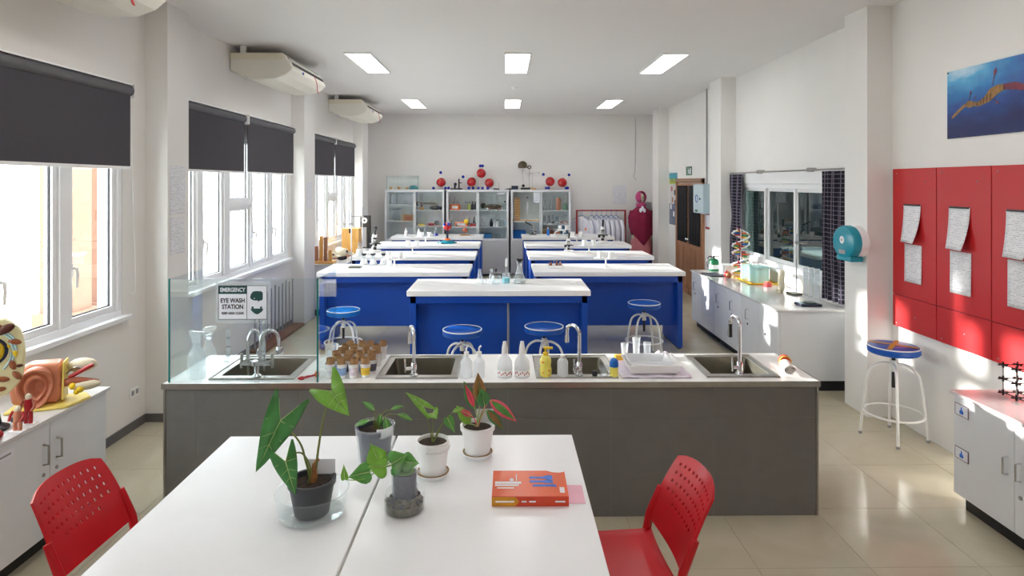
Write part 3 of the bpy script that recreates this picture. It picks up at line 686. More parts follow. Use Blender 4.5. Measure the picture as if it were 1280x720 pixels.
m.v = [(-z, x*1.25, y) for x, y, z in m.v]; cv = m.build('cover', TEAL, td, smooth=35)
m = MB().lathe([(0.149, 0.069), (0.146, 0.0), (0, 0), (0, 0.069)], 40); m.v = [(-z, x*1.25, y) for x, y, z in m.v]; m.build('rear_body', WHITEP, td, smooth=35)
MB().box(-0.135, -0.02, -0.12, 0.12, -0.168, -0.12).build('outlet_lip', TEAL, td, bev=0.01)
m = MB().cyl((-0.1445, 0, 0.02), (-0.149, 0, 0.02), 0.034, n=24); m.build('window_disc', WHITEP, cv)
MB().cyl((-0.149, 0, 0.02), (-0.152, 0, 0.02), 0.011, n=12).build('keyhole', CABG, cv)
MB().box(-0.1475, -0.1445, -0.05, 0.05, -0.105, -0.07).build('label_plate', CABG, cv)
# ------------------------------------------------------------------ sink island
IX0, IX1, IY0, IY1, IZ = -2.07, 1.94, 3.82, 4.44, 0.83
SINKS = [(-1.83, -1.30), (-0.80, -0.285), (0.20, 0.72), (1.27, 1.735)]
SY0, SY1 = 3.885, 4.39
isl = thing('sink_island', 'long charcoal tiled sink island with white worktop', 'sink island', (0, 0, 0))
body = MB().box(IX0+.012, IX1-.012, IY0+.0055, IY0+.04, 0, IZ-.03).box(IX0+.012, IX1-.012, IY1-.04, IY1-.012, 0, IZ-.03).box(IX0+.012, IX0+.04, IY0+.04, IY1-.04, 0, IZ-.03).box(IX1-.04, IX1-.012, IY0+.04, IY1-.04, 0, IZ-.03)
body.build('body', GREYG, isl)
xs_ = [IX0+.012, -1.877, -1.243, -0.609, 0.025, 0.659, 1.293, IX1-.012]
for i in range(7):
    for (z0, z1) in ((0, 0.604), (0.604, IZ-.031)):
        MB().box(xs_[i]+.001, xs_[i+1]-.001, IY0+.004, IY0+.0125, z0+.001, z1-.001).build('tile', ISLT, isl)
        MB().box(xs_[i]+.001, xs_[i+1]-.001, IY1-.0125, IY1-.004, z0+.001, z1-.001).build('tile', ISLT, isl)
for xx in (IX0+.004, IX1-.0125): MB().box(xx, xx+.0085, IY0+.012, IY1-.012, 0, IZ-.031).build('side_tile', ISLT, isl)
for xx in (IX0, IX1-.012): MB().box(xx, xx+.012, IY0, IY0+.012, 0, IZ-.03).build('corner_trim', STEEL, isl)
top = MB(); H_ = 0.018
top.box(IX0, IX1, IY0-.01, SY0+H_, IZ-.03, IZ).box(IX0, IX1, SY1-H_, IY1+.005, IZ-.03, IZ)
px_ = IX0
for (a, b) in SINKS: top.box(px_, a+H_, SY0+H_, SY1-H_, IZ-.03, IZ); px_ = b-H_
top.box(px_, IX1, SY0+H_, SY1-H_, IZ-.03, IZ)
wt = top.build('worktop', ISLTOP, isl)
MB().box(IX0-.002, IX1+.002, IY0-.014, IY0-.01, IZ-.032, IZ+.002).box(IX0-.006, IX0-.001, IY0-.014, IY1, IZ-.032, IZ+.002).box(IX1+.001, IX1+.006, IY0-.014, IY1, IZ-.032, IZ+.002).build('edge_trim', STEEL, isl)
names = ['sink under the eye wash faucet', 'sink beside the paper cups', 'sink behind the yellow soap bottle', 'sink at the end beside the rolled towel']
for (a, b), nm in zip(SINKS, names):
    w, h = (b-a)/2, (SY1-SY0)/2; i = 0.05; fr_ = 0.07
    rim = MB().box(-w, w, -h, -h+fr_, 0, .006).box(-w, w, h-i, h, 0, .006).box(-w, -w+i, -h+fr_, h-i, 0, .006).box(w-i, w, -h+fr_, h-i, 0, .006)
    t = rim.build('sink', STEEL, isl, bev=0.003, loc=((a+b)/2, (SY0+SY1)/2, IZ)); t['label'] = 'stainless steel '+nm
    MB().tube([(-w+.006, -h+.006, .006), (w-.006, -h+.006, .006), (w-.006, h-.006, .006), (-w+.006, h-.006, .006)], 0.005, 6, closed=True).build('raised_edge', STEEL, t, smooth=40)
    x0, x1, y0, y1, dz = -w+i, w-i, -h+fr_, h-i, -0.19; e_ = 0.025
    bm_ = MB(); bm_.add([(x0,y0,.004),(x1,y0,.004),(x1,y1,.004),(x0,y1,.004),(x0+e_,y0+e_,dz),(x1-e_,y0+e_,dz),(x1-e_,y1-e_,dz),(x0+e_,y1-e_,dz)], [(0,1,5,4),(1,2,6,5),(2,3,7,6),(3,0,4,7),(4,5,6,7)])
    bs = bm_.build('basin', STEELD, t, bev=0.02, seg=3)
    MB().lathe([(0, .003), (.03, .003), (.045, .006), (.05, 0)], 20, (0, 0, dz+.001)).build('drain', CHROME, t, smooth=40)
# faucets
def faucet(x, h, lever, label, turn, tall=False):
    t = thing('faucet', label, 'faucet', (x, 3.925, IZ+.0065), turn, 'chrome swan neck faucets')
    MB().lathe([(0, 0), (.026, 0), (.026, .012), (.019, .02), (.019, .075), (.014, .085), (0, .085)], 20).build('base', CHROME, t, smooth=40)
    r = 0.045 if not tall else 0.05
    pts = [(0, 0, .08), (0, 0, h-r-.02), (0, .004, h-r*.7), (0, .018, h-.012), (0, r, h), (0, r*1.8, h-.012), (0, r*2, h-r*.6), (0, r*2+.004, h-.085)]
    if tall: pts = [(0, 0, .08), (0, 0, h-.06), (0, 0.005, h-.03), (0, .03, h-.005), (0, .06, h-.005), (0, .085, h-.04), (0, .088, h-.07)]
    MB().tube(smooth_path(pts, 5), 0.0115, 10).build('spout', CHROME, t, smooth=50)
    e = pts[-1]
    MB().cyl((e[0], e[1], e[2]-.03 if not tall else e[2]-.075), (e[0], e[1], e[2]+.01), 0.0145, n=14).build('aerator' if not tall else 'spray_head', CHROME if not tall else BLACK, t, smooth=40)
    hd = MB().cyl((0, 0, .05), (lever*.055, 0, .052), 0.011, n=10).cyl((lever*.055, 0, .03), (lever*.058, 0, .115), 0.006, n=8)
    hd.build('handle', CHROME, t, smooth=40)
faucet(-0.565, 0.30, -1, 'chrome faucet standing at the sink beside the paper cups', math.radians(25))
faucet(0.475, 0.31, -1, 'chrome faucet beside the yellow soap bottle', math.radians(50))
faucet(1.49, 0.365, -1, 'taller chrome faucet with black spray head at the end sink', math.radians(20), True)
ew = thing('eye_wash_faucet', 'twin necked chrome eye wash faucet behind the glass screen', 'faucet', (-1.545, 3.925, IZ+.0065))
MB().lathe([(0, 0), (.028, 0), (.028, .01), (.016, .02), (.016, .075), (0, .075)], 18).build('base', CHROME, ew, smooth=40)
MB().cyl((-.10, 0, .085), (.09, 0, .085), .017, n=14).cyl((-.015, 0, .07), (-.015, 0, .10), .02, n=12).build('valve_body', CHROME, ew, smooth=40)
for s in (-1, 1):
    MB().box(s*.095-.008, s*.095+.008, -.012, .012, .055, .15).build('lever', STEEL, ew, bev=0.006)
for (x, hx, hz) in ((-.055, .06, .14), (.022, .10, .15)):
    p = smooth_path([(x, 0, .09), (x, 0, .21), (x+.008, .01, .26), (x+hx*.45, .03, .285), (x+hx*.9, .045, .25), (x+hx, .05, hz+.02)], 5)
    MB().tube(p, .011, 10).build('swan_neck', CHROME, ew, smooth=50)
    MB().lathe([(0, 0), (.022, 0), (.028, .015), (.02, .04), (0, .045)], 16, (x+hx, .05, hz-.02)).build('spray_head', CHROME, ew, smooth=40)
MB().cyl((.0, .12, .0), (.0, .12, .30), .009, n=10).tube([(-.03, .12, .30), (.03, .12, .30)], .006, 8).tube([(0, .09, .30), (0, .15, .30)], .006, 8).cyl((0, .12, .29), (0, .12, .34), .012, n=10).build('cross_handle_valve', CHROME, ew, smooth=40)
# glass screen with sign
gs = thing('glass_screen', 'three sided clear glass splash screen around the eye wash sink', 'glass screen', (0, 0, 0))
GZ0, GZ1 = IZ+.0005, 1.465
for nm, bx in (('front_pane', (-2.04, -1.143, 3.835, 3.841, GZ0, GZ1)), ('left_pane', (-2.045, -2.039, 3.843, 4.25, GZ0, GZ1)), ('right_pane', (-1.142, -1.136, 3.835, 4.25, GZ0, GZ1))):
    MB().box(*bx).build(nm, PANEG, gs)
for (x, y) in ((-2.042, 3.838), (-1.139, 3.8335)): MB().box(x-.0045, x+.0045, y-.005, y+.0015, GZ0, GZ1).build('edge', TEALEDGE, gs)
sg = thing('eye_wash_sign', 'white and dark green emergency eye wash station sign on the glass', 'sign', (-1.594, 3.833, 1.32))
MB().box(-.165, .165, -.0015, .001, -.125, .125).build('plastic_sleeve', PLASTC, sg)
MB().box(-.148, .148, -.003, -.0015, -.104, .104).build('sign_sheet', SIGNW, sg)
b_ = MB(); q = .003
for bx in ((-.148, .148, .101, .104), (-.148, .148, -.104, -.101), (-.148, -.145, -.104, .104), (.145, .148, -.104, .104), (.024, .027, -.104, .104)): b_.box(bx[0], bx[1], -.0036, -.003, bx[2], bx[3])
b_.build('border', SIGNB, sg)
hb = MB().box(-.145, .024, -.0038, -.003, .052, .101).build('header_band', SIGNG, sg)
RX = (PI/2, 0, 0)
text('header_text', 'EMERGENCY', .034, SIGNW, sg, (-.0605, -.0042, .0765), RX, bold=.0008, sx=.78)
text('sign_text', 'EYE WASH', .038, SIGNB, sg, (-.0605, -.0035, .011), RX, bold=.0010, sx=.82)
text('sign_text', 'STATION', .038, SIGNB, sg, (-.0605, -.0035, -.027), RX, bold=.0010, sx=.82)
text('sign_text', 'KEEP AREA CLEAR', .020, SIGNB, sg, (-.0605, -.0035, -.066), RX, bold=.0006, sx=.82)
def prismy(poly, name, mat, y0=-.0042, y1=-.003): return MB().prism(poly, y0, y1, 'y').build(name, mat, sg)
prismy([(.045, .03), (.05, .05), (.062, .066), (.08, .07), (.112, .068), (.122, .06), (.122, .02), (.115, .012), (.103, .012), (.098, .004), (.09, .012), (.072, .012), (.055, .018)], 'head_pictogram', SIGNG)
prismy([(.048, -.04), (.06, -.037), (.112, -.037), (.126, -.04), (.118, -.055), (.10, -.068), (.088, -.073), (.074, -.068), (.058, -.055)], 'bowl_pictogram', SIGNG)
for x in (.060, .112): prismy([(x-.006, -.037), (x-.006, -.025), (x+.006, -.025), (x+.006, -.037)], 'jet_pictogram', SIGNG)
prismy([(.068, .022), (.074, .022), (.074, .028), (.068, .028)], 'eye_pictogram', SIGNW, -.0048, -.0042)

# ------------------------------------------------------------------ blue lab benches
def bench(x0, x1, y0, label, pipe=False):
    t = thing('lab_bench', label, 'lab bench', ((x0+x1)/2, y0, 0), 0, 'blue lab benches'); w = (x1-x0)/2; d = 0.80; h = 0.96
    MB().box(-w, w, 0, d, h-.055, h).build('worktop', WHITE, t, bev=0.006)
    MB().box(-w+.03, w-.03, .03, .05, h-.13, h-.055).build('apron', BLUE, t)
    MB().box(-w+.03, w-.03, d-.05, d-.03, h-.13, h-.055).build('apron', BLUE, t)
    for s in (-1, 1):
        a, b = sorted((s*(w-.03), s*(w-.09)))
        MB().box(a, b, .03, d-.03, 0.02, h-.055).build('end_panel', BLUE, t, bev=0.003)
        MB().box(a+.01, b-.01, .06, d-.06, 0, .02).build('foot', BLACK, t)
    MB().box(-w+.09, w-.09, .16, .185, 0.27, h-.055).build('modesty_panel', BLUE, t)
    if pipe:
        MB().tube(smooth_path([(.07, .10, h-.06), (.09, .10, h-.12), (.095, .10, h-.25), (.095, .10, .02)]), .012, 8).build('drain_pipe', CABG, t, smooth=40)
    return t
bench(-0.98, 0.88, 6.30, 'blue lab bench with white top, in the middle right behind the sinks', True)
ROW = [7.62, 9.22, 10.85, 12.50]
on = ['first', 'second', 'third', 'fourth']
for k, y in enumerate(ROW):
    bench(-2.28, -0.42, y, '%s blue lab bench of the left row, counted from the sinks' % on[k])
    bench(0.37, 2.23, y, '%s blue lab bench of the right row, counted from the sinks' % on[k])
def balance(x, y, label):
    t = thing('pan_balance', label, 'balance', (x, y, 0.961), 0, 'white double pan balances')
    MB().box(-.03, .03, -.045, .045, 0, .012).cyl((0, 0, .01), (0, 0, .11), .011, n=10).build('stand', WHITEP, t, smooth=30)
    MB().box(-.15, .15, -.012, .012, .105, .118).cyl((-.09, 0, .118), (-.09, 0, .122), .06, n=18).cyl((.09, 0, .118), (.09, 0, .122), .06, n=18).build('beam', WHITEP, t, bev=.002)
    for s in (-.07, .07): MB().lathe([(0, .12), (.032, .12), (.036, .125), (.04, .2), (.036, .2), (.032, .13), (0, .128)], 16, (s, 0, .002)).build('pan_cup', WHITEP, t, smooth=40)
for k, y in enumerate(ROW):
    if k < 3: balance(-1.41, y+.44-.02*k, 'white two cup balance on the %s bench of the left row' % on[k])
    if k < 3: balance(1.32, y+.44, 'white two cup balance on the %s bench of the right row' % on[k])
balance(1.24, 13.0, 'white two cup balance in front of the coat rail, farthest right bench')

# ------------------------------------------------------------------ stools
def stool(x, y, zs, rot, label, cross=False, top=None):
    t = thing('lab_stool', label, 'stool', (x, y, 0), rot, 'round blue stools'); R = .19
    s = MB().lathe([(0, zs-.062), (R-.012, zs-.062), (R, zs-.05), (R, zs-.012), (R-.02, zs-.002), (R*.5, zs+.004), (0, zs+.005)], 40).build('seat', top or BLUE2, t, smooth=40)
    MB().torus((0, 0, zs-.006), R-.004, .0055, 40, 8).build('piping', PIPING, s, smooth=60)
    if cross:
        for a in (.5, .5+PI/2):
            m = MB().grid(lambda u, v: ((u-.5)*.34, (v-.5)*.035, zs+.0065-.0055*abs(u-.5)*1.2), 8, 1); m.move(rz=a); m.build('tape_strip', M('tape', (206, 150, 30), .5), s, solid=.0012)
    MB().cyl((0, 0, zs-.085), (0, 0, zs-.062), .05, n=16).build('seat_plate', BLACK, t)
    hb = zs-.12
    MB().cyl((0, 0, hb-.22), (0, 0, zs-.08), .014, n=10).build('screw', BLACK, t, smooth=40)
    MB().cyl((0, 0, hb-.09), (0, 0, hb), .024, n=14).build('hub', WMETAL, t, smooth=40)
    for k in range(4):
        a = PI/4+k*PI/2; ca, sa = math.cos(a), math.sin(a)
        p = smooth_path([(ca*.02, sa*.02, hb-.03), (ca*.09, sa*.09, hb-.035), (ca*.16, sa*.16, hb-.09), (ca*.195, sa*.195, hb-.22), (ca*.235, sa*.235, .015)], 5)
        lg = MB().tube(p, .0115, 8).build('leg', WMETAL, t, smooth=50)
        MB().cyl((ca*.2352, sa*.2352, 0), (ca*.2345, sa*.2345, .02), .014, n=10).build('foot_cap', CABG, lg)
    MB().torus((0, 0, .20), .213, .009, 40, 8).build('foot_ring', WMETAL, t, smooth=60)
stool(3.135, 4.98, .745, .35, 'blue round stool with yellow tape cross beside the red board', True)
stool(-.40, 6.02, .645, .2, 'blue stool at the left half of the middle bench')
stool(.39, 6.05, .665, .5, 'blue stool at the right half of the middle bench')
stool(-1.87, 7.30, .575, .1, 'light blue topped stool behind the paper cups', top=M('blue_vinyl_light', (20, 120, 205), .35))
stool(1.65, 7.32, .645, .1, 'blue stool at the first right bench, behind the plastic trays')

# ------------------------------------------------------------------ low cabinets
def handle(x, y, z, parent, side, L=.10, mat=STEEL, off=.03):
    MB().tube([(x, y, z-L/2), (x+side*off, y, z-L/2+.004), (x+side*off, y, z+L/2-.004), (x, y, z+L/2)], .006, 8).build('handle', mat, parent, smooth=40)
# right counter: three units and one worktop
for k in range(3):
    y0 = 6.10+k*.945
    t = thing('base_cabinet', 'white base cabinet, %s below the dim window' % ('nearest unit' if k == 0 else 'middle unit' if k == 1 else 'unit nearest the door'), 'cabinet', (3.05, y0+.47, 0), 0, 'white base cabinets under the window')
    MB().box(-.33, .34, -.4705, .4705, .10, .778).build('carcass', CABW, t)
    MB().box(-.28, .34, -.46, .46, 0, .10).build('kickboard', KICK, t)
    for j in range(2):
        a = -.4695+j*.47
        dr = MB().box(-.352, -.331, a+.003, a+.467, .105, .775).build('door', CABW, t, bev=.003)
        handle(-.352, a+.29, .60, dr, -1, .11, CHROME)
        MB().cyl((-.358, a+.30, .49), (-.351, a+.30, .49), .012, n=10).build('lock', BLACK, dr)
o = MB().box(2.68, 3.395, 6.08, 8.96, .779, .80).build('worktop', WORK, bev=.003); tag(o, 'long pale grey worktop under the dim window', 'worktop')
o['label'] = 'long pale grey counter worktop under the dim window'
def label_plate(x, y, z, parent, sgn, num):
    p = MB().box(min(x, x+sgn*.003), max(x, x+sgn*.003), y-.055, y+.055, z-.035, z+.035).build('label_plate', SIGNW, parent)
    b = MB()
    for bx in ((y-.055, y+.055, z+.033, z+.036), (y-.055, y+.055, z-.036, z-.033), (y-.056, y-.053, z-.035, z+.035), (y+.053, y+.056, z-.035, z+.035)): b.box(min(x, x+sgn*.004), max(x, x+sgn*.004), *bx)
    b.build('plate_frame', M('frame_brown', (120, 84, 84), .5), p)
    MB().prism([(y-.014, z-.022), (y+.014, z-.022), (y+.016, z-.004), (y+.004, z+.004), (y+.004, z+.02), (y-.004, z+.02), (y-.004, z+.004), (y-.016, z-.004)], min(x+sgn*.003, x+sgn*.0045), max(x+sgn*.003, x+sgn*.0045), 'x').build('flask_symbol', BOOKBL, p)
    return p
# right near cabinet
t = thing('base_cabinet', 'white base cabinet with labelled door below the red board', 'cabinet', (3.1, 2.6, 0))
MB().box(-.245, .295, -1.6, 1.30, .10, .718).build('carcass', CABW, t)
MB().box(-.20, .295, -1.6, 1.28, 0, .10).build('kickboard', KICK, t)
for j in range(6):
    b = 1.30-.47*j; a = b-.47
    dr = MB().box(-.264, -.246, a+.002, b-.002, .105, .715).build('door', CABW, t, bev=.003)
    handle(-.264, a+.045 if j % 2 == 0 else b-.045, .46, dr, -1, .10, CHROME)
    if j % 2: MB().cyl((-.27, b-.045, .32), (-.262, b-.045, .32), .012, n=10).build('lock', CABG, dr)
    if j == 0:
        for zz in (.64, .37): label_plate(-.265, b-.075, zz, dr, -1, 7)
MB().box(-.275, .297, -1.62, 1.32, .719, .74).build('worktop', WORKP, t, bev=.003)
# left near cabinets
t = thing('base_cabinet', 'pale base cabinet carrying the ear model under the near window', 'cabinet', (-2.79, 2.6, 0))
MB().box(-.285, .25, -1.6, 1.39, .10, .728).build('carcass', CABW, t)
MB().box(-.285, .20, -1.6, 1.37, 0, .10).build('kickboard', KICK, t)
eds = [1.39, .90, .40, -.10, -.60, -1.1, -1.6]
for j in range(6):
    a, b = eds[j+1], eds[j]
    dr = MB().box(.251, .269, a+.003, b-.003, .105, .725).build('door', CABW, t, bev=.003)
    handle(.269, a+.05 if j % 2 == 0 else b-.05, .56, dr, 1, .11)
    MB().cyl((.268, a+.05 if j % 2 == 0 else b-.05, .45), (.274, a+.05 if j % 2 == 0 else b-.05, .45), .01, n=10).build('lock', CABG, dr)
    if j == 1:
        lp = MB().box(.27, .273, a+.10, a+.24, .65, .69).build('label_plate', SIGNW, dr); MB().box(.2725, .274, a+.13, a+.22, .665, .675).build('label_text_line', CABG, lp)
MB().box(-.287, .28, -1.62, 1.42, .729, .75).build('worktop', WORK, t, bev=.003)
# left far counter under the farthest window
t = thing('base_cabinet', 'grey topped base cabinet under the farthest window', 'cabinet', (-2.77, 11.15, 0))
MB().box(-.30, .30, -1.5, 1.5, .1, .775).build('carcass', CABW, t); MB().box(-.3, .26, -1.48, 1.48, 0, .1).build('kickboard', KICK, t)
for j in range(6): MB().box(.301, .319, -1.498+j*.5, -1.002+j*.5, .105, .772).build('door', CABW, t, bev=.003)
MB().box(-.305, .33, -1.535, 1.5, .776, .80).build('worktop', WORK, t, bev=.003)

# ------------------------------------------------------------------ front tables
def table(x0, x1, rz, label):
    t = thing('white_table', label, 'table', ((x0+x1)/2, 2.36, 0), rz, 'white front tables'); w = (x1-x0)/2
    MB().box(-w, w, -.86, .86, .722, .75).build('tabletop', TABLE, t, bev=.004)
    MB().box(-w+.05, w-.05, -.8, -.77, .66, .722).box(-w+.05, w-.05, .77, .8, .66, .722).build('rail', CABG, t)
    for sx in (-1, 1):
        for sy in (-1, 1): MB().box(sx*(w-.06)-.02, sx*(w-.06)+.02, sy*.79-.02, sy*.79+.02, 0, .722).build('leg', CABG, t)
table(-1.402, -0.556, 0.0, 'white table carrying the tall arrow leaf plant, left of the seam')
table(-0.546, 0.352, 0.0, 'white table carrying the orange book, right of the seam')

# ------------------------------------------------------------------ red chairs
def chair(x, y, rz, label):
    t = thing('red_chair', label, 'chair', (x, y, 0), rz, 'red plastic chairs')
    def sf(u, v):
        a = u-.5; b = v-.5
        rx = .42*b; ry = .43*a*(1-.06*v)
        return (rx, ry, .45-.012*math.cos(a*PI)+.02*max(0, abs(b)-.42)*-6*b*2+.02*(a*2)**4)
    MB().grid(sf, 12, 12).build('seat', RED, t, smooth=60, solid=.012)
    # perforated back: grid with open cells
    nr, nc = 5, 11
    us = [0]; W = .44
    hw = .013; x0 = .5-(nc-1)/2*.034/W
    for k in range(nc): c = x0+k*.034/W; us += [c-hw/2/W, c+hw/2/W]
    us.append(1); vs = [0]; Hh = .31
    for k in range(nr): c = (.118+k*.037)/Hh; vs += [c-.012/2/Hh, c+.012/2/Hh]
    vs.append(1)
    def bf(u, v):
        a = (u-.5)
        wv = W*(1-.10*v*v); yy = a*wv*(.93+.07*min(1, v*2.5))
        cx = -.05*(1-(2*a)**2)
        topdrop = .028*(2*a)**4*(v**3)
        return (-.205-.13*v**1.15+cx*(.5+.5*v), yy, .525+Hh*v-topdrop+.02*(1-v)*(-(1-(2*a)**2)))
    v = [bf(u, q) for q in vs for u in us]; n = len(us); f = []
    for j in range(len(vs)-1):
        for i in range(n-1):
            hole = (i % 2 == 1) and (j % 2 == 1) and not (j == 1 and (i < 5 or i > n-6))
            if not hole: f.append((j*n+i, j*n+i+1, (j+1)*n+i+1, (j+1)*n+i))
    m = MB(); m.add(v, f); m.build('backrest', RED, t, smooth=60, solid=.009, split=35)
    for s in (-1, 1):
        p0 = bf(0 if s < 0 else 1, 0); p1 = bf(0 if s < 0 else 1, .45)
        MB().tube([(-.185, s*.222, .44), (p0[0], s*.222, .54), (p1[0], p1[1]+s*.004, p1[2])], [.017, .018, .015], 10).build('back_socket', RED, t, smooth=50)
        MB().tube(smooth_path([(-.36, s*.23, .012), (-.27, s*.226, .26), (-.205, s*.222, .43), (-.215, s*.222, .53)], 4), .0105, 8).build('rear_leg', REDM, t, smooth=50)
        MB().tube(smooth_path([(-.19, s*.222, .42), (-.0, s*.222, .425), (.17, s*.222, .425), (.215, s*.222, .40), (.24, s*.222, .2), (.255, s*.225, .012)], 4), .0105, 8).build('front_leg', REDM, t, smooth=50)
        for xx in (-.362, .256): MB().cyl((xx, s*.2285, 0), (xx, s*.2285, .03), .015, n=10).build('foot_cap', BLACK, t)
    MB().cyl((.05, -.222, .42), (.05, .222, .42), .009, n=8).cyl((-.15, -.222, .42), (-.15, .222, .42), .009, n=8).build('cross_bar', REDM, t)
chair(0.475, 2.615, PI+.06, 'red perforated plastic chair at the book end of the table')
chair(-1.49, 2.63, -.03, 'red perforated plastic chair beside the pale cabinet')
# ------------------------------------------------------------------ plants on the front table
def leafpart(t, mat, base, dr, up, L, W, kind='oval', droop=.15, fold=.25, wob=0.4, vein=True):
    o = leaf(MB(), base, dr, up, L, W, kind, droop, fold, wob).build('leaf', mat, t, smooth=70, solid=.0012)
    if vein:
        d = Vector(dr).normalized(); u = Vector(up); u = (u-d*u.dot(d)).normalized()
        MB().tube([Vector(base)+d*q*L+u*(-droop*q*q*L+.0012) for q in (0, .25, .5, .75, .95)], [.0022, .002, .0016, .0011, .0006], 5).build('midrib', VEIN, o, smooth=60)
        if kind == 'arrow':
            sd = d.cross(u); b = MB()
            for s in (-1, 1):
                for (q, e1, e2) in ((0.0, -.38, .26), (.0, .02, .36), (.22, .34, .25), (.45, .56, .17)):
                    b.tube([Vector(base)+d*q*L+u*(-droop*q*q*L+.001), Vector(base)+d*e1*L+sd*s*e2*W*1.25+u*(-droop*e1*abs(e1)*L+fold*e2*W*.42+.003)], [.0014, .0006], 4)
            b.build('side_veins', VEIN, o, smooth=60)
    return o
def pot(t, r0, r1, h, mat, lip=True):
    p = [(0, .002), (r0, 0), (r1, h-.02)]
    if lip: p += [(r1+.006, h-.02), (r1+.007, h)]
    else: p += [(r1, h)]
    p += [(r1-.004, h), (r1-.008, h-.025), (0, h-.025)]
    MB().lathe(p, 36).build('pot', mat, t, smooth=40)
    MB().lathe([(0, h-.016), (r1*.5, h-.014), (r1-.009, h-.02), (r1-.009, h-.026), (0, h-.026)], 24).build('soil', SOIL, t, smooth=60)
Z = .7505
# tall arrow-leaf plant in a black pot, in a glass dish
o = thing('glass_dish', 'clear round glass dish under the black potted plant', 'dish', (-.755, 2.465, Z))
MB().lathe([(0, 0), (.115, 0), (.132, .012), (.142, .095), (.139, .095), (.129, .014), (.113, .004), (0, .004)], 48).build('bowl', GLASS, o, smooth=50)
MB().torus((0, 0, .095), .1405, .0022, 48, 6).build('rim', LABG, o, smooth=60)
t = thing('potted_plant', 'tall plant with arrow shaped leaves in a black pot', 'potted plant', (-.755, 2.465, Z+.006))
pot(t, .066, .086, .132, POTB)
def rel(px, py, Y=2.465, ox=-.755, oy=2.465, oz=Z+.006):
    # a point of the photographed plant, in the plant's own coordinates
    u = (px-640)/780; s, c = math.sin(math.radians(.75)), math.cos(math.radians(.75))
    k = Y/(c-u*s); return ((u*c+s)*k-ox, Y-oy, 2.05-(py-228.6)/780*k-oz)
def petiole(t, pts, r0=.0055, r1=.003, mat=STEM):
    p = smooth_path(pts, 5); n = len(p); MB().tube(p, [r0+(r1-r0)*i/(n-1) for i in range(n)], 8).build('stalk', mat, t, smooth=60)
a1 = rel(350, 526, 2.40); a2 = rel(414, 489, 2.50); a3 = rel(357, 577, 2.38)
petiole(t, [(0.0, 0, .11), (-.02, -.01, .2), rel(374, 552, 2.43), a1])
petiole(t, [(.01, 0, .11), rel(398, 560, 2.47), rel(405, 520, 2.49), a2])
petiole(t, [(-.01, -.01, .11), rel(388, 585, 2.44), rel(378, 567, 2.41), rel(365, 568, 2.39), a3], .004, .0025)
leafpart(t, LEAF2, a1, Vector(rel(322, 588, 2.36))-Vector(a1), (.5, -.8, .45), .205, .125, 'arrow', .12, .6)
leafpart(t, LEAF3, a2, Vector(rel(435, 520, 2.44))-Vector(a2), (-.25, -.9, .4), .125, .125, 'arrow', .1, .3)
leafpart(t, LEAF2, a3, Vector(rel(367, 613, 2.36))-Vector(a3), (.1, -.9, .4), .13, .09, 'arrow', .1, .35)
MB().tube(smooth_path([(0, 0, .10), (.006, 0, .15), (.012, .004, .19), (.024, .004, .205)]), [.013]*6+[.011]*6+[.007]*7, 8).build('stem_base', STEMB, t, smooth=60)
MB().tube(smooth_path([(0.01, 0, .10), (.018, -.006, .14), (.016, -.008, .17)]), .006, 7).build('stem_base', STEMB, t, smooth=60)
MB().box(-.055, .055, -.001, .001, 0, .06).build('plant_tag', SIGNW, t, loc=(.025, .045, .128))
# grey bag pot behind
t = thing('potted_plant', 'small green plant in a grey bag lined pot', 'potted plant', (-.605, 2.94, Z))
pot(t, .066, .082, .155, POTG)
MB().lathe([(.084, .155), (.094, .165), (.088, .12), (.078, .03), (.072, .0)], 28).build('plastic_bag', PLASTC, t, smooth=60)
MB().grid(lambda u, v: (.02+.075*u, -.062-.02*math.sin(u*PI), .12+.045*v+.02*u), 5, 4).build('bag_flap', FROST, t, smooth=60, solid=.001)
random.seed(5)
for (px, py, q, rr) in ((462, 526, (-1, -.1, -.1), .075), (476, 518, (-.2, -.2, -.9), .07), (468, 513, (-.5, 0, .5), .07), (497, 518, (1, 0, -.2), .075), (482, 522, (.2, -.4, -.6), .085), (489, 512, (.6, 0, .3), .06)):
    e = rel(px, py, 2.94, -.605, 2.94, Z); petiole(t, [(0.005, 0, .13), (e[0]*.5, e[1]*.5, (e[2]+.16)/2+.02), e], .003, .002, STEM)
    leafpart(t, LEAF1, e, q, (0, -.5, .9), rr, rr*.55, 'oval', .3, .3)
# bottle planter
t = thing('bottle_planter', 'trailing plant in a cut clear bottle standing in wet gravel', 'planter', (-.395, 2.49, Z))
MB().lathe([(0, 0), (.066, 0), (.078, .01), (.08, .05), (.076, .075)], 30).build('outer_cup', PLASTC, t, smooth=50)
gv = MB().lathe([(0, .004), (.072, .004), (.074, .036), (.05, .05), (.0, .05)], 24)
gv.build('gravel_bed', GRAVEL, t, smooth=30)
for k in range(26):
    a = random.random()*2*PI; r = .042+.03*random.random(); MB().sph((r*math.cos(a), r*math.sin(a), .042+.014*random.random()), .009+.005*random.random(), 7, 5, (1.2, 1, .7)).build('stone', GRAVEL if k % 3 else POTB, t, smooth=60)
MB().lathe([(0, .04), (.044, .04), (.046, .10), (.048, .15), (.0, .152)], 24).build('soil', POTG, t, smooth=60)
MB().lathe([(0, .02), (.05, .02), (.052, .15), (.046, .19), (.04, .20)], 28).build('inner_bottle', PLASTC, t, smooth=50)
MB().sph((0, 0, .152), .042, 12, 8, (1, 1, .35)).build('moss', LEAF1, t, smooth=60)
vine = [(0, 0, .16), (-.01, 0, .215), rel(470, 590, 2.49, -.395, 2.49, Z), rel(455, 599, 2.45, -.395, 2.49, Z), rel(437, 600, 2.44, -.395, 2.49, Z), rel(430, 598, 2.44, -.395, 2.49, Z)]
petiole(t, vine, .0028, .0015, LEAF3)
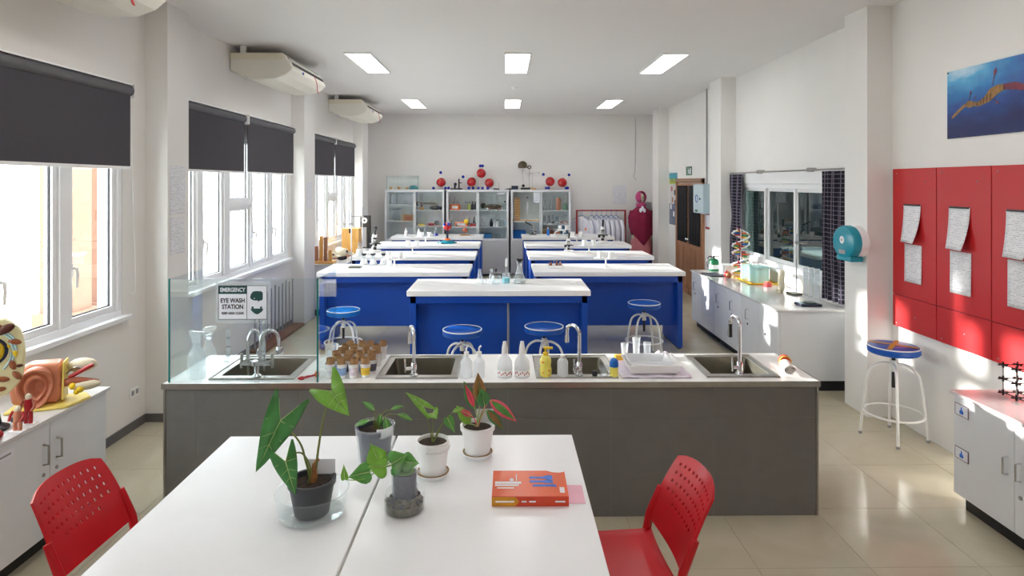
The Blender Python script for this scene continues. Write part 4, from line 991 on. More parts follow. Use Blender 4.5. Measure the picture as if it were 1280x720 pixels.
for (px, py, q, L, W, mm) in ((431, 599, (-.1, 0, .9), .055, .018, LEAF3), (462, 590, (-.9, -.2, -.1), .085, .05, LEAF1), (472, 574, (-.3, -.3, .9), .07, .05, LEAF3), (482, 583, (-.9, -.3, .15), .07, .055, LEAF3), (490, 580, (.8, -.2, .6), .075, .055, LEAF1), (500, 580, (.5, -.3, -.8), .075, .055, LEAF2), (505, 577, (.9, 0, -.1), .06, .045, LEAF1)):
    e = rel(px, py, 2.47, -.395, 2.49, Z); petiole(t, [(0, 0, .19), e], .002, .0015, LEAF3)
    leafpart(t, mm, e, q, (0, -.8, .5), L, W*1.6, 'heart', .2, .3)
# white pots with saucers
def saucer(t, r):
    MB().lathe([(0, 0), (r*.72, 0), (r, .024), (r-.004, .024), (r*.70, .005), (0, .005)], 32).build('saucer', POTW, t, smooth=40)
    MB().torus((0, 0, .0165), r-.011, .003, 32, 6).build('water_stain', STAIN, t, smooth=60)
t = thing('potted_plant', 'thin stemmed green plant in a torn white pot with saucer', 'potted plant', (-.315, 2.775, Z))
saucer(t, .079); pot(t, .054, .072, .16, POTW, False); t.children[2].location.z = t.children[3].location.z = .006
MB().grid(lambda u, v: ((.0755+.002*v)*math.cos(-1.9+1.9*u), (.0755+.002*v)*math.sin(-1.9+1.9*u), .125+.035*v*(1-.5*u)), 10, 3).build('pot_label_wrap', WHITEP, t, smooth=60, solid=.0012)
for (px, py, q, L, W, k) in ((529, 508, (-.85, 0, .75), .10, .05, 'arrow'), (541, 517, (.3, -.5, -.1), .04, .06, 'arrow'), (559, 522, (.5, -.2, -.85), .075, .045, 'heart'), (566, 515, (.8, 0, .4), .05, .03, 'oval')):
    e = rel(px, py, 2.775, -.315, 2.775, Z); petiole(t, [(0, 0, .14), (e[0]*.45, 0, .15+(e[2]-.15)*.55), e], .0032, .002, STEM); leafpart(t, LEAF3 if k != 'heart' else LEAF1, e, q, (0, -.7, .7), L, W, k, .15, .3)
t = thing('potted_plant', 'pink and green leaved plant in a white pot with saucer', 'potted plant', (-.125, 2.975, Z))
saucer(t, .078); pot(t, .056, .076, .148, POTW); t.children[2].location.z = t.children[3].location.z = .006
for (px, py, ex_, ey_, L, W, mm, m2) in ((594, 512, 581, 478, .145, .07, LEAF2, LEAFP), (600, 505, 598, 468, .15, .08, LEAFB, None), (606, 508, 603, 492, .10, .085, LEAF2, None), (612, 500, 641, 522, .16, .075, LEAFP, LEAF1), (608, 512, 627, 533, .12, .06, LEAF2, LEAFB), (590, 520, 575, 512, .07, .035, LEAFP, None), (588, 530, 572, 508, .10, .07, LEAF3, None)):
    e = rel(px, py, 2.96, -.125, 2.975, Z); f_ = rel(ex_, ey_, 2.93, -.125, 2.975, Z)
    petiole(t, [(0, 0, .13), (e[0]*.4, 0, .13+(e[2]-.13)*.55), e], .0035, .0022, LEAFP if mm == LEAFP else VEIN)
    dr = Vector(f_)-Vector(e); lo_ = leafpart(t, mm, e, dr, (.1, -.85, .5), max(L, dr.length), W, 'oval', .12, .35)
    if m2:
        e2 = Vector(e)+dr.normalized()*.012+Vector((0, -.0035, .002)); leaf(MB(), e2, dr, (.1, -.85, .5), L*.85, W*.55, 'oval', .12, .35, .4).build('leaf_blotch', m2, lo_, smooth=70, solid=.0008)
MB().box(-.042, .042, -.001, .001, 0, .065).build('plant_tag', SIGNW, t, loc=(.035, .035, .145))
# book
bk = thing('textbook', 'thick orange textbook with blue picture lying on the table', 'book', (.108, 2.62, Z), -.012)
MB().box(-.152, .152, -.108, .108, .004, .036).build('page_block', PAPER, bk)
cvr = MB().box(-.155, .155, -.111, .111, .036, .040).box(-.155, .155, -.111, .111, 0, .004).build('cover', BOOKO, bk, bev=.001)
sp_ = MB().box(-.155, .155, -.115, -.109, 0, .040).build('spine', BOOKO2, bk, bev=.001)
MB().prism([(-.155, .002), (-.06, .002), (-.045, .02), (-.06, .038), (-.155, .038)], -.1165, -.1148, 'y').build('spine_title_field', BOOKY, sp_)
for (x0, x1, z) in ((-.14, -.065, .02), (-.035, -.015, .02), (-.005, .022, .02), (.10, .14, .02)): MB().box(x0, x1, -.1172, -.1164, z-.003, z+.003).build('spine_lettering', PAPER, sp_)
for k in range(3):
    y = .045-.035*k; x = .0+(.012 if k == 2 else 0)
    MB().prism([(x, y-.009), (x+.055, y-.008), (x+.085, y-.022+.006*k), (x+.10, y-.012), (x+.097, y+.004), (x+.10, y+.016-.004*k), (x+.085, y+.024-.006*k), (x+.055, y+.009), (x, y+.009)], .0402, .0408).build('cover_picture', BOOKBL, cvr)
for (x, y, w2, h2) in ((-.09, .0, .055, .010), (-.095, -.022, .05, .007), (-.10, -.045, .035, .005), (-.055, .045, .002, .03), (-.075, .025, .008, .012)): MB().box(x-w2, x+w2, y-h2, y+h2, .0402, .0406).build('cover_lettering', PAPER, cvr)
MB().box(.122, .142, -.085, -.04, .0402, .0408).build('cover_sticker', PAPER, cvr)
MB().prism([(.08, .108), (.10, .095), (.13, .09), (.153, .098), (.153, .110), (.08, .110)], .0402, .0408).build('torn_corner', PAPER, cvr)
o = MB().box(-.035, .035, -.075, .075, 0, .0025).build('pink_sheet', PINK, loc=(.298, 2.60, Z), rotz=-.02); tag(o, 'pale pink paper slip beside the orange book', 'paper')

# ------------------------------------------------------------------ things on the island
IZ2 = IZ+.0008; RZ = IZ+.0068
def bottle_prof(r, h, neck, nh, sh): return [(0, 0), (r*.94, 0), (r, .006), (r, h-nh-sh), (r*.8, h-nh-sh*.6), (neck*1.3, h-nh-sh*.15), (neck, h-nh), (neck, h)]
def spray(x, y, z, label, mat, h=.3, rz=0, group=None):
    t = thing('spray_bottle', label, 'spray bottle', (x, y, z), rz, group); b = h*.72
    MB().lathe(bottle_prof(.047, b, .015, .02, .08)+[(0, b)], 24).build('bottle', mat, t, smooth=50)
    MB().cyl((0, 0, b-.01), (0, 0, b+.02), .018, n=14).build('collar', mat, t, smooth=40)
    MB().prism([(-.03, b+.02), (.02, b+.02), (.03, b+.04), (.055, b+.05), (.055, b+.068), (-.03, b+.075), (-.045, b+.055)], -.012, .012, 'y').build('spray_head', mat, t, bev=.003)
    MB().tube(smooth_path([(.022, 0, b+.04), (.04, 0, b+.02), (.035, 0, b-.01)]), .004, 6).build('trigger', mat, t, smooth=40)
spray(-1.915, 3.93, IZ2, 'clear trigger spray bottle standing in front of the left sink corner', PLASTC, .30, .3, 'clear spray bottles')
spray(-1.975, 4.02, IZ2, 'clear trigger spray bottle against the left glass pane', PLASTC, .28, 2.6, 'clear spray bottles')
spray(-1.955, 4.16, IZ2, 'clear trigger spray bottle at the back of the eye wash corner', PLASTC, .27, 1.2, 'clear spray bottles')
t = thing('measuring_cylinder', 'slim clear measuring cylinder behind the eye wash spray bottles', 'cylinder', (-1.88, 4.28, IZ2))
MB().lathe([(0, 0), (.03, 0), (.03, .008), (.014, .014), (.014, .22), (.0125, .22), (.0125, .02), (0, .02)], 18).build('tube', LABG, t, smooth=40)
MB().lathe([(.0145, .04), (.015, .042), (.0145, .044)], 18).lathe([(.0145, .1), (.015, .102), (.0145, .104)], 18).lathe([(.0145, .16), (.015, .162), (.0145, .164)], 18).build('scale_rings', BLACK, t)
o = MB().tube(smooth_path([(-.05, 0, .006), (-.03, .02, .006), (-.005, .0, .008), (.03, .012, .01), (.055, .022, .012)]), .006, 8).tube(smooth_path([(-.05, 0, .006), (-.03, -.02, .006), (-.005, .0, .012), (.03, .002, .012), (.055, .014, .014)]), .006, 8).build('tongs', MODR, smooth=60, loc=(-1.225, 3.90, IZ2+.002), rotz=.4)
tag(o, 'red looped tongs lying beside the eye wash sink', 'tongs'); MB().box(.05, .075, .0, .035, .0, .03).build('clip', ORANGEP, o, bev=.004)
# paper cups with cardboard tubes
random.seed(11)
wraps = [M('cup_print_%d' % k, c, .5, var=.25, scale=40) for k, c in enumerate(((232, 232, 236), (226, 214, 226), (236, 196, 60), (150, 180, 220), (200, 60, 60), (90, 90, 110)))]
cols = ['lilac rimmed', 'yellow printed', 'pale blue', 'white', 'red striped', 'plain grey']
rn = ['front', 'second', 'third', 'fourth', 'fifth', 'back']; cn = ['leftmost', 'left middle', 'right middle', 'rightmost']
cupw = MB().lathe([(0, 0), (.024, 0), (.0335, .085), (.0345, .087), (.0325, .087), (.023, .004), (0, .004)], 20).mesh('cup_wall', WHITEP, 40)
for r in range(6):
    for c in range(4):
        x = -1.088+.0735*c+(.022 if r % 2 else 0)+random.uniform(-.0015, .0015); y = 3.925+.084*r+random.uniform(-.005, .005)
        t = thing('paper_cup', 'paper cup holding a cardboard tube, %s of the %s row beside the sink' % (cn[c], rn[r]), 'paper cup', (x, y, IZ2), random.random()*6, 'paper cups with cardboard tubes')
        cw = bpy.data.objects.new('cup_wall', cupw); COL.objects.link(cw); cw.parent = t
        k = (0, 3, 1, 2)[c] if r == 0 else (0, 5, 0, 1, 3, 4)[(r*4+c*3) % 6]
        if r < 3: MB().lathe([(.0262, .018), (.0266, .018), (.0318, .065), (.0313, .065)], 20).build('printed_band', wraps[k], t, smooth=60)
        MB().torus((0, 0, .087), .034, .0016, 20, 6).build('rim', WHITEP if (r+c) % 3 else wraps[1], t, smooth=60)
        tl = MB().lathe([(.0225, .008), (.0235, .008), (.0245, .122), (.0225, .122), (.0215, .045)], 18).lathe([(0, .045), (.0222, .045)], 18).build('cardboard_tube', CARD, t, smooth=40)
        tl.rotation_euler = (random.uniform(-.08, .08), random.uniform(-.08, .08), 0)
o = MB().lathe([(0, 0), (.034, 0), (.045, .10), (.047, .102), (.043, .10), (.032, .004), (0, .004)], 22).build('plastic_cup', FROST, smooth=40, loc=(-1.082, 4.405-.02, IZ2)); o.location = (-.835+.015, 4.30, IZ2) if False else (-1.19, 4.33, IZ2)
tag(o, 'clear plastic cup just left of the glass screen end', 'cup')
for (x, lab) in ((-.235, 'left one of the pair'), (-.155, 'right one of the pair')):
    t = thing('wash_bottle', 'pale plastic squeeze bottle between two sinks, %s' % lab, 'bottle', (x, 3.925, IZ2), 0, 'pale squeeze bottles')
    MB().lathe(bottle_prof(.036, .14, .013, .015, .03)+[(0, .14)], 22).build('bottle', FROST, t, smooth=50)
    MB().cyl((0, 0, .138), (0, 0, .158), .016, n=14).tube(smooth_path([(0, 0, .155), (0, 0, .18), (.012, 0, .195)]), .006, 8).build('nozzle', WHITEP, t, smooth=40)
for (x, lab) in ((.006, 'left of the pair'), (.115, 'right of the pair')):
    t = thing('spray_bottle', 'white tall nozzled spray bottle with red print, %s' % lab, 'spray bottle', (x, 3.925, IZ2), 0, 'white labelled spray bottles')
    MB().lathe([(0, 0), (.044, 0), (.049, .008), (.049, .06), (.044, .10), (.024, .135), (.016, .15), (0, .15)], 28).build('bottle', FROST, t, smooth=50)
    MB().lathe([(0, .148), (.02, .148), (.0175, .185), (.011, .222), (0, .224)], 18).build('nozzle', WHITEP, t, smooth=40)
    MB().lathe([(.0494, .015), (.0496, .015), (.0496, .05), (.0494, .05)], 28).build('label_band', WHITEP, t, smooth=60)
    lb = MB()
    for k in range(9):
        a = -2.5+.24*k; lb.sph((.0505*math.cos(a), .0505*math.sin(a), .032+.008*math.sin(k*2.1)), .006, 7, 5, (.6, .6, 1))
    lb.build('label_print', MODR, t)
t = thing('soap_dispenser', 'yellow pump soap bottle with a narrow waist and orange dots', 'soap bottle', (.262, 3.918, RZ))
MB().lathe([(0, 0), (.034, 0), (.038, .01), (.038, .05), (.032, .065), (.036, .085), (.036, .105), (.024, .125), (.014, .132), (0, .132)], 26).build('bottle', YPALE, t, smooth=50)
MB().cyl((0, 0, .13), (0, 0, .148), .017, n=16).cyl((0, 0, .148), (0, 0, .172), .006, n=10).box(-.012, .045, -.009, .009, .170, .182).build('pump', YELLOW, t, smooth=40)
for (x, z) in ((-.015, .03), (.018, .045), (-.02, .095), (.012, .016)): MB().sph((x, -.034, z), .006, 8, 5, (1, .4, 1)).build('printed_spot', ORANGEP, t, smooth=60)
t = thing('plastic_bottle', 'white translucent bottle right of the yellow soap', 'bottle', (.37, 3.918, RZ))
MB().lathe([(0, 0), (.032, 0), (.034, .006), (.034, .09), (.024, .108), (.013, .112), (.013, .125), (0, .125)], 24).build('bottle', FROST, t, smooth=50); MB().cyl((0, 0, .116), (0, 0, .132), .015, n=14).build('cap', WHITEP, t, smooth=40)
o = MB().lathe([(0, 0), (.016, 0), (.017, .03), (.015, .032), (0, .032)], 16).build('screw_lid', BLACK, smooth=40, loc=(.572, 3.918, RZ)); tag(o, 'small black screw cap on the sink edge', 'cap')
o = MB().lathe([(0, 0), (.024, 0), (.032, .055), (.034, .056), (.022, .003), (0, .003)], 20).build('plastic_cup', PLASTC, smooth=40, loc=(.632, 3.93, RZ)); tag(o, 'small clear plastic cup left of the blue capped bottle', 'cup')
t = thing('plastic_bottle', 'yellow bottle with round blue cap', 'bottle', (.692, 3.91, RZ))
MB().lathe([(0, 0), (.025, 0), (.027, .005), (.027, .062), (0, .064)], 20).build('bottle', YPALE, t, smooth=40); MB().lathe([(.028, .06), (.028, .08), (.024, .10), (.012, .112), (0, .114)], 20).build('cap', BLUEP, t, smooth=40)
def tray(x, y, z, w, d, h, label, mat):
    t = thing('plastic_tray', label, 'tray', (x, y, z), 0, 'white plastic trays'); e = .02; q = .004
    MB().add([(-w+e,-d+e,0),(w-e,-d+e,0),(w-e,d-e,0),(-w+e,d-e,0),(-w,-d,h),(w,-d,h),(w,d,h),(-w,d,h),(-w+q,-d+q,h),(w-q,-d+q,h),(w-q,d-q,h),(-w+q,d-q,h),(-w+e+q,-d+e+q,q),(w-e-q,-d+e+q,q),(w-e-q,d-e-q,q),(-w+e+q,d-e-q,q)],
      [(0,1,5,4),(1,2,6,5),(2,3,7,6),(3,0,4,7),(0,3,2,1),(4,5,9,8),(5,6,10,9),(6,7,11,10),(7,4,8,11),(8,9,13,12),(9,10,14,13),(10,11,15,14),(11,8,12,15),(12,13,14,15)]).build('tray_shell', mat, t, bev=.004)
    MB().tube([(-w, -d, h), (w, -d, h), (w, d, h), (-w, d, h)], .005, 6, closed=True).build('rolled_rim', mat, t, smooth=40)
o = MB().grid(lambda u, v: ((u-.5)*.44, (v-.5)*.40, .003+.003*math.sin(u*14+v*3)+.002*math.sin(v*17)), 24, 20).build('tea_towel', LILAC, smooth=70, solid=.002, loc=(.955, 4.075, IZ2+.004)); tag(o, 'lilac cloth spread under the white trays', 'cloth')
tray(.95, 4.03, IZ2+.014, .165, .125, .055, 'larger white tray on the lilac cloth, at the bottom', WHITEP)
tray(.94, 4.05, IZ2+.034, .135, .10, .045, 'smaller white tray nested inside the bottom tray', FROST)
o = MB().box(-.035, .035, -.025, .025, 0, .035).build('sponge', SPONGE, bev=.008, loc=(.79, 4.25, IZ2+.012), rotz=.2); tag(o, 'yellow sponge behind the white trays', 'sponge')
for k, (x, y, rz) in enumerate(((.905, 4.25, .1), (.975, 4.235, -.1), (.84, 4.33, .2))):
    t = thing('beaker', 'clear plastic beaker behind the trays, %s' % ('tallest one' if k == 0 else 'right one' if k == 1 else 'left one'), 'beaker', (x, y, IZ2+.012), rz, 'beakers behind the trays'); hh = .15-.03*k
    MB().lathe([(0, 0), (.018, 0), (.027, hh), (.029, hh+.001), (.025, hh-.001), (.016, .003), (0, .003)], 18).build('cup_wall', PLASTC, t, smooth=40)
o = MB().grid(lambda u, v: ((u-.5)*.16, (v-.5)*.1, .02+.03*math.sin(u*PI)*math.sin(v*PI)+.006*math.sin(u*20)), 16, 10).build('crumpled_cloth', LILAC, smooth=70, solid=.002, loc=(1.10, 4.345, IZ2-.008)); tag(o, 'crumpled lilac cloth behind the trays', 'cloth')
t = thing('rolled_towel', 'rolled pale towel with red end on the island corner', 'towel', (1.835, 4.02, IZ2+.006), -.25)
sp = MB(); pts = []
for k in range(60):
    a = k*.3; r = .004+.0006*k; pts.append((r*math.cos(a), .034+r*math.sin(a)*.72-.002))
n_ = len(pts)
v_ = [(x, yv, z) for yv in (-.11, .06) for (x, z) in pts]; sp.add(v_, [(i, i+1, n_+i+1, n_+i) for i in range(n_-1)]); sp.build('towel_roll', LINEN, t, smooth=60, solid=.002)
MB().lathe([(0, 0), (.036, 0), (.037, .05), (.030, .06), (0, .062)], 20).xf(Matrix.Translation((0, .055, .0375)) @ Matrix.Rotation(-PI/2, 4, 'X')).build('red_end', M('towel_red', (206, 74, 50), .9), t, smooth=60)
MB().torus((0, .055, .0375), .036, .0035, 20, 6, 'y').build('yellow_band', SPONGE, t, smooth=60)
# ------------------------------------------------------------------ lab ware helpers
def flask(x, y, z, r, h, label, liquid=None, stopper=None, group=None, liq=.3):
    t = thing('conical_flask', label, 'flask', (x, y, z), 0, group); nk = r*.36
    MB().lathe([(0, 0), (r*.95, 0), (r, r*.1), (r*.96, r*.25), (nk, h*.70), (nk, h*.94), (nk*1.25, h*.96), (nk*1.25, h), (nk*1.0, h), (nk*.9, h*.7), (r*.88, r*.28), (r*.88, r*.1), (0, r*.1)], 26).build('glass', LABG, t, smooth=50)
    if liquid: MB().lathe([(0, r*.12), (r*.86, r*.12), (r*.86, r*.28), (r*(.86-.5*liq), h*liq), (0, h*liq)], 22).build('liquid', liquid, t, smooth=50)
    if stopper: MB().lathe([(0, h*.93), (nk*.9, h*.93), (nk*1.0, h*1.0), (nk*1.6, h*1.02), (nk*1.7, h*1.14), (0, h*1.14)], 18).build('stopper', stopper, t, smooth=40)
    return t
def beaker(x, y, z, r, h, label, liquid=None, liq=.5, group=None, cat='beaker', name='beaker'):
    t = thing(name, label, cat, (x, y, z), 0, group)
    MB().lathe([(0, 0), (r*.94, 0), (r, r*.1), (r, h*.95), (r*1.07, h), (r*.97, h*.97), (r*.93, r*.15), (0, r*.1)], 24).build('glass', LABG, t, smooth=50)
    if liquid: MB().lathe([(0, r*.16), (r*.92, r*.16), (r*.92, h*liq), (0, h*liq)], 22).build('liquid', liquid, t, smooth=50)
    return t
def jar(x, y, z, r, h, label, mat, cap, group=None, name='bottle', cat='bottle'):
    t = thing(name, label, cat, (x, y, z), 0, group)
    MB().lathe(bottle_prof(r, h*.85, r*.45, h*.12, h*.15)+[(0, h*.85)], 18).build('body', mat, t, smooth=50)
    MB().cyl((0, 0, h*.84), (0, 0, h), r*.52, n=14).build('cap', cap, t, smooth=40)
def retort(x, y, z, h, label, rz=0, base=IRON, clamp=.8):
    t = thing('retort_stand', label, 'retort stand', (x, y, z), rz, 'retort stands')
    MB().box(-.05, .11, -.055, .055, 0, .018).build('base', base, t, bev=.006)
    MB().cyl((-.02, 0, .016), (-.02, 0, h), .0065, n=10).build('rod', CHROME, t, smooth=40)
    if clamp:
        zc = h*clamp
        MB().box(-.036, -.004, -.014, .014, zc-.015, zc+.015).cyl((-.03, 0, zc), (-.14, 0, zc), .005, n=8).tube([(-.14, 0, zc), (-.17, .02, zc), (-.2, .018, zc)], .005, 6).tube([(-.14, 0, zc), (-.17, -.02, zc), (-.2, -.018, zc)], .005, 6).build('clamp', STEEL, t, smooth=40)
def microscope(x, y, z, h, body, dark, label, rz=0, lean=.35):
    t = thing('microscope', label, 'microscope', (x, y, z), rz, 'microscopes'); k = h/.36
    def S(*a): return tuple(v*k for v in a)
    MB().prism([S(-.07, -.08), S(.07, -.08), S(.06, .09), S(-.06, .09)], 0, .035*k).build('base', body, t, bev=.01*k)
    MB().tube(smooth_path([S(0, .075, .03), S(0, .085, .12), S(0, .07, .2), S(0, .02, .255)]), .022*k, 10).build('arm', body, t, smooth=50)
    MB().box(-.07*k, .07*k, -.075*k, .055*k, .115*k, .127*k).build('stage', dark, t, bev=.003*k)
    MB().cyl(S(0, 0, .205), S(0, 0, .25), .034*k, n=16).build('head', body, t, smooth=40)
    MB().cyl(S(0, 0, .185), S(0, 0, .207), .028*k, n=16).build('nosepiece', dark, t, smooth=40)
    for a in (0, 2.1, 4.2):
        ca, sa = math.cos(a-PI/2), math.sin(a-PI/2)
        MB().cyl((ca*.012*k, sa*.012*k, .19*k), (ca*.024*k, sa*.024*k, .15*k), .009*k, n=10).build('objective', STEEL, t, smooth=40)
    MB().cyl(S(0, -.005, .245), S(0, -.005-lean*.16, .36), .016*k, n=12).build('eyepiece_tube', dark, t, smooth=40)
    for s in (-1, 1): MB().cyl((s*.02*k, .08*k, .09*k), (s*.05*k, .08*k, .09*k), .018*k, n=14).build('focus_knob', dark, t, smooth=40)
    MB().lathe([(0, .035), (.025, .035), (.02, .07), (0, .072)], 14).move(sc=k).build('illuminator', dark, t, smooth=40)
BT = .9608
# middle bench
flask(-.262, 6.80, BT, .045, .15, 'small empty conical flask, leftmost on the middle bench', group='glassware on the middle bench')
flask(-.135, 6.82, BT, .042, .15, 'second small empty conical flask on the middle bench', group='glassware on the middle bench')
beaker(-.21, 6.74, BT, .03, .06, 'tiny beaker between the two small flasks')
t = thing('evaporating_jar', 'clear covered jar with black lid line and knob on the middle bench', 'jar', (-.085, 6.74, BT))
MB().lathe([(0, 0), (.05, 0), (.052, .008), (.052, .105), (.049, .105), (.048, .01), (0, .008)], 24).build('glass', LABG, t, smooth=40)
MB().cyl((0, 0, .106), (0, 0, .113), .056, n=24).build('lid', BLACK, t, smooth=40); MB().lathe([(0, .13), (.008, .13), (.012, .16), (0, .162)], 12).build('knob', BLACK, t, smooth=40)
MB().cyl((0, 0, .113), (0, 0, .131), .006, n=8).build('knob_stem', LABG, t)
beaker(.025, 6.78, BT, .044, .11, 'beaker half full of pale blue liquid', CYAN, .55)
t = thing('pipette_bottle', 'slim clear bottle with white dropper top behind the blue liquid', 'bottle', (.03, 6.93, BT)); MB().lathe(bottle_prof(.03, .16, .013, .05, .04)+[(0, .16)], 18).build('glass', LABG, t, smooth=50); MB().lathe([(0, .16), (.014, .16), (.016, .2), (.012, .25), (0, .252)], 14).build('dropper_top', WHITEP, t, smooth=40)
jar(.095, 6.86, BT, .022, .10, 'tiny bottle with black cap beside the large flask', LABG, BLACK)
flask(.17, 6.79, BT, .072, .235, 'large conical flask with black stopper on the middle bench', M('clear_water', (206, 214, 214), .1), BLACK, liq=.14)
# left row
retort(-1.94, 8.05, BT, .70, 'tall retort stand with grey base on the first left bench', 0)
retort(-2.14, 9.55, BT, .72, 'thin white looking retort stand on the second left bench', 0, WMETAL)
for k, x in enumerate((-1.86, -1.74, -1.60)):
    flask(x, 8.33, BT, .058, .13, 'white frosted flask with black stopper, %s of three' % ['left', 'middle', 'right'][k], WHITEP, BLACK, 'stoppered flasks on the first left bench', .6)
flask(-1.50, 8.20, BT, .05, .12, 'white filled flask without stopper beside the three black stoppered ones', WHITEP, None, liq=.6)
microscope(-2.03, 9.85, BT, .40, WHITEP, BLACK, 'white microscope with black eyepiece behind the stoppered flasks', .5, .3)
flask(-2.15, 9.33, BT, .07, .2, 'tall pale flask in front of the white microscope', WHITEP, None, liq=.5)
t = thing('planet_model', 'toy planet model with red ball on a teal base', 'planet model', (-1.02, 11.28, BT))
MB().lathe([(0, 0), (.16, 0), (.155, .02), (.09, .045), (.05, .06), (0, .062)], 12).build('teal_base', TEAL, t)
MB().lathe([(0, .06), (.06, .06), (.05, .085), (.0, .09)], 16).build('orange_collar', ORANGEP, t, smooth=30)
MB().cyl((0, 0, .08), (0, 0, .27), .02, n=12).build('column', NAVY, t, smooth=40); MB().sph((0, 0, .30), .075, 20, 14).build('red_ball', REDBALL, t, smooth=60)
MB().sph((.03, -.06, .35), .03, 12, 8).sph((-.05, -.05, .34), .025, 12, 8).build('blue_lump', BLUEBALL, t, smooth=60)
for k in range(6):
    a = k*1.05; MB().box(-.04, .04, -.025, .025, 0, .02).build('base_foot', TEAL if k % 2 else NAVY, t, loc=(.13*math.cos(a), .13*math.sin(a), .001), rotz=a, bev=.006)
t = thing('planet_model', 'yellow and brown twin ball planet model on the farthest left bench', 'planet model', (-.80, 12.95, BT)); MB().box(-.10, .10, -.06, .06, 0, .02).build('base', CARD, t, bev=.004); MB().cyl((0, 0, .02), (0, 0, .3), .006, n=8).build('rod', STEEL, t)
MB().sph((.02, 0, .29), .05, 14, 10).build('yellow_ball', YELLOW, t, smooth=60); MB().sph((0.0, -.02, .11), .055, 14, 10).build('brown_ball', FLESHD, t, smooth=60); MB().tube([(0, 0, .2), (-.18, 0, .21)], .004, 6).sph((-.18, 0, .21), .02, 10, 8).build('orbit_arm', NAVY, t, smooth=60)
for k, (x, y, mm, lab) in enumerate(((-2.0, 12.78, WHITEP, 'white bottle, leftmost on the farthest left bench'), (-1.74, 12.80, WHITEP, 'white bottle next to the clear flasks on the farthest bench'))): jar(x, y, BT, .035, .16, lab, mm, WHITEP)
flask(-1.62, 12.85, BT, .06, .2, 'clear conical flask beside the blue one on the farthest left bench'); flask(-1.40, 12.85, BT, .06, .2, 'conical flask with deep blue liquid on the farthest left bench', BLUEBALL, None, liq=.25)
# right row
t = thing('reagent_tray', 'small white tray of dropper bottles on the first right bench', 'tray', (.66, 7.98, BT)); MB().box(-.10, .10, -.07, .07, 0, .005).box(-.10, .10, -.07, -.066, 0, .04).box(-.10, .10, .066, .07, 0, .04).box(-.10, -.096, -.07, .07, 0, .04).box(.096, .10, -.07, .07, 0, .04).build('tray_shell', WHITEP, t, bev=.002)
for k, (x, y, mm, cp) in enumerate(((-.06, .02, CELLBR, BLACK), (-.02, -.02, LABG, CABG), (.02, .02, CELLBR, CARD), (.06, -.01, LABG, BLACK), (.065, .04, FLESHD, WHITEP))): jar(.66+x, 7.98+y, BT+.0055, .019, .085+.01*(k % 2), 'little dropper bottle in the white tray, %s from the left' % ['first', 'second', 'third', 'fourth', 'fifth'][k], mm, cp, 'dropper bottles in the tray')
microscope(1.03, 9.9, BT, .30, WHITEP, BLACK, 'black and white microscope on the second right bench', .3, .2)
microscope(1.80, 11.35, BT, .42, WHITEP, BLACK, 'tall white microscope in front of the hanging coats', .1, .1)
microscope(.60, 13.05, BT, .28, STEEL, BLACK, 'tilted grey microscope on the farthest right bench', -1.2, 1.3)
jar(.92, 12.95, BT, .028, .17, 'small bottle with blue base on the farthest right bench', BLUEP, WHITEP)
t = thing('desk_lamp', 'small white bent neck lamp lying on the farthest right bench', 'lamp', (1.08, 12.8, BT)); MB().box(-.12, .0, -.04, .04, 0, .02).build('base', WHITEP, t, bev=.006); MB().tube(smooth_path([(-.06, 0, .02), (0, 0, .09), (.10, 0, .12), (.16, 0, .10)]), .012, 8).build('neck', WHITEP, t, smooth=60); MB().lathe([(.01, .03), (.03, -.02), (.028, -.02), (.008, .028)], 14, (.17, 0, .09)).build('shade', WHITEP, t, smooth=50)

# ------------------------------------------------------------------ glass cabinets at the far wall
CZ = [(-2.62, -1.315), (-1.265, .105), (.155, 1.475)]
CN = ['left', 'middle', 'right']
SHELF = [[(.22, [1.20, 1.56]), (.22, [1.08, 1.44])], [(0, [1.07, 1.44]), (0, [1.07, 1.44])], [(0, [1.19]), (0, [1.13, 1.43])]]
Y0c, Y1c = 13.74, 14.17
INBACK = M('cabinet_inner', (228, 234, 233), .6)
cabs = []
for k, (a, b) in enumerate(CZ):
    w = (b-a)/2
    t = thing('display_cabinet', 'white %s glass fronted display cabinet against the far wall' % CN[k], 'display cabinet', ((a+b)/2, Y0c, 0), 0, 'glass display cabinets'); cabs.append(t)
    MB().box(-w, -w+.025, 0, .43, .04, 1.90).box(w-.025, w, 0, .43, .04, 1.90).box(-w+.025, w-.025, 0, .43, 1.87, 1.90).box(-w+.025, w-.025, .02, .43, .77, .80).box(-w+.025, w-.025, .02, .43, .04, .07).build('carcass', CABW, t, bev=.003)
    MB().box(-w+.02, w-.02, .03, .40, 0, .04).build('plinth', KICK, t)
    MB().box(-w+.025, w-.025, .415, .428, .07, 1.87).build('back_panel', INBACK, t)
    MB().box(-.012, .012, .03, .41, .80, 1.87).build('divider', CABW, t)
    for s, x0, x1 in ((0, -w+.026, -.013), (1, .013, w-.026)):
        for z in SHELF[k][s][1]: MB().box(x0, x1, .05, .41, z-.010, z+.008).build('shelf', CABW, t)
        MB().box(x0, x1, .002, .02, .075, .765).build('lower_door', M('lower_door_%d%d' % (k, s), (214, 214, 216), .4, var=.01), t, bev=.003)
        xa, xb = (-w+.026, .03) if s == 0 else (-.03, w-.026); yo = .012 if s == 0 else .026
        d_ = MB().box(xa, xb, yo, yo+.010, 1.85, 1.872).box(xa, xb, yo, yo+.010, .80, .822).box(xa, xa+.018, yo, yo+.010, .822, 1.85).box(xb-.018, xb, yo, yo+.010, .822, 1.85).build('sliding_door', ALU, t)
        MB().box(xa+.018, xb-.018, yo+.003, yo+.007, .822, 1.85).build('pane', PANE, d_)
    if k: MB().box(-w-.032, -w-.018, .06, .40, 0, 1.88).build('gap_shade_strip', BLACK, t)  # black strip stands in for the shade in the gap between cabinets
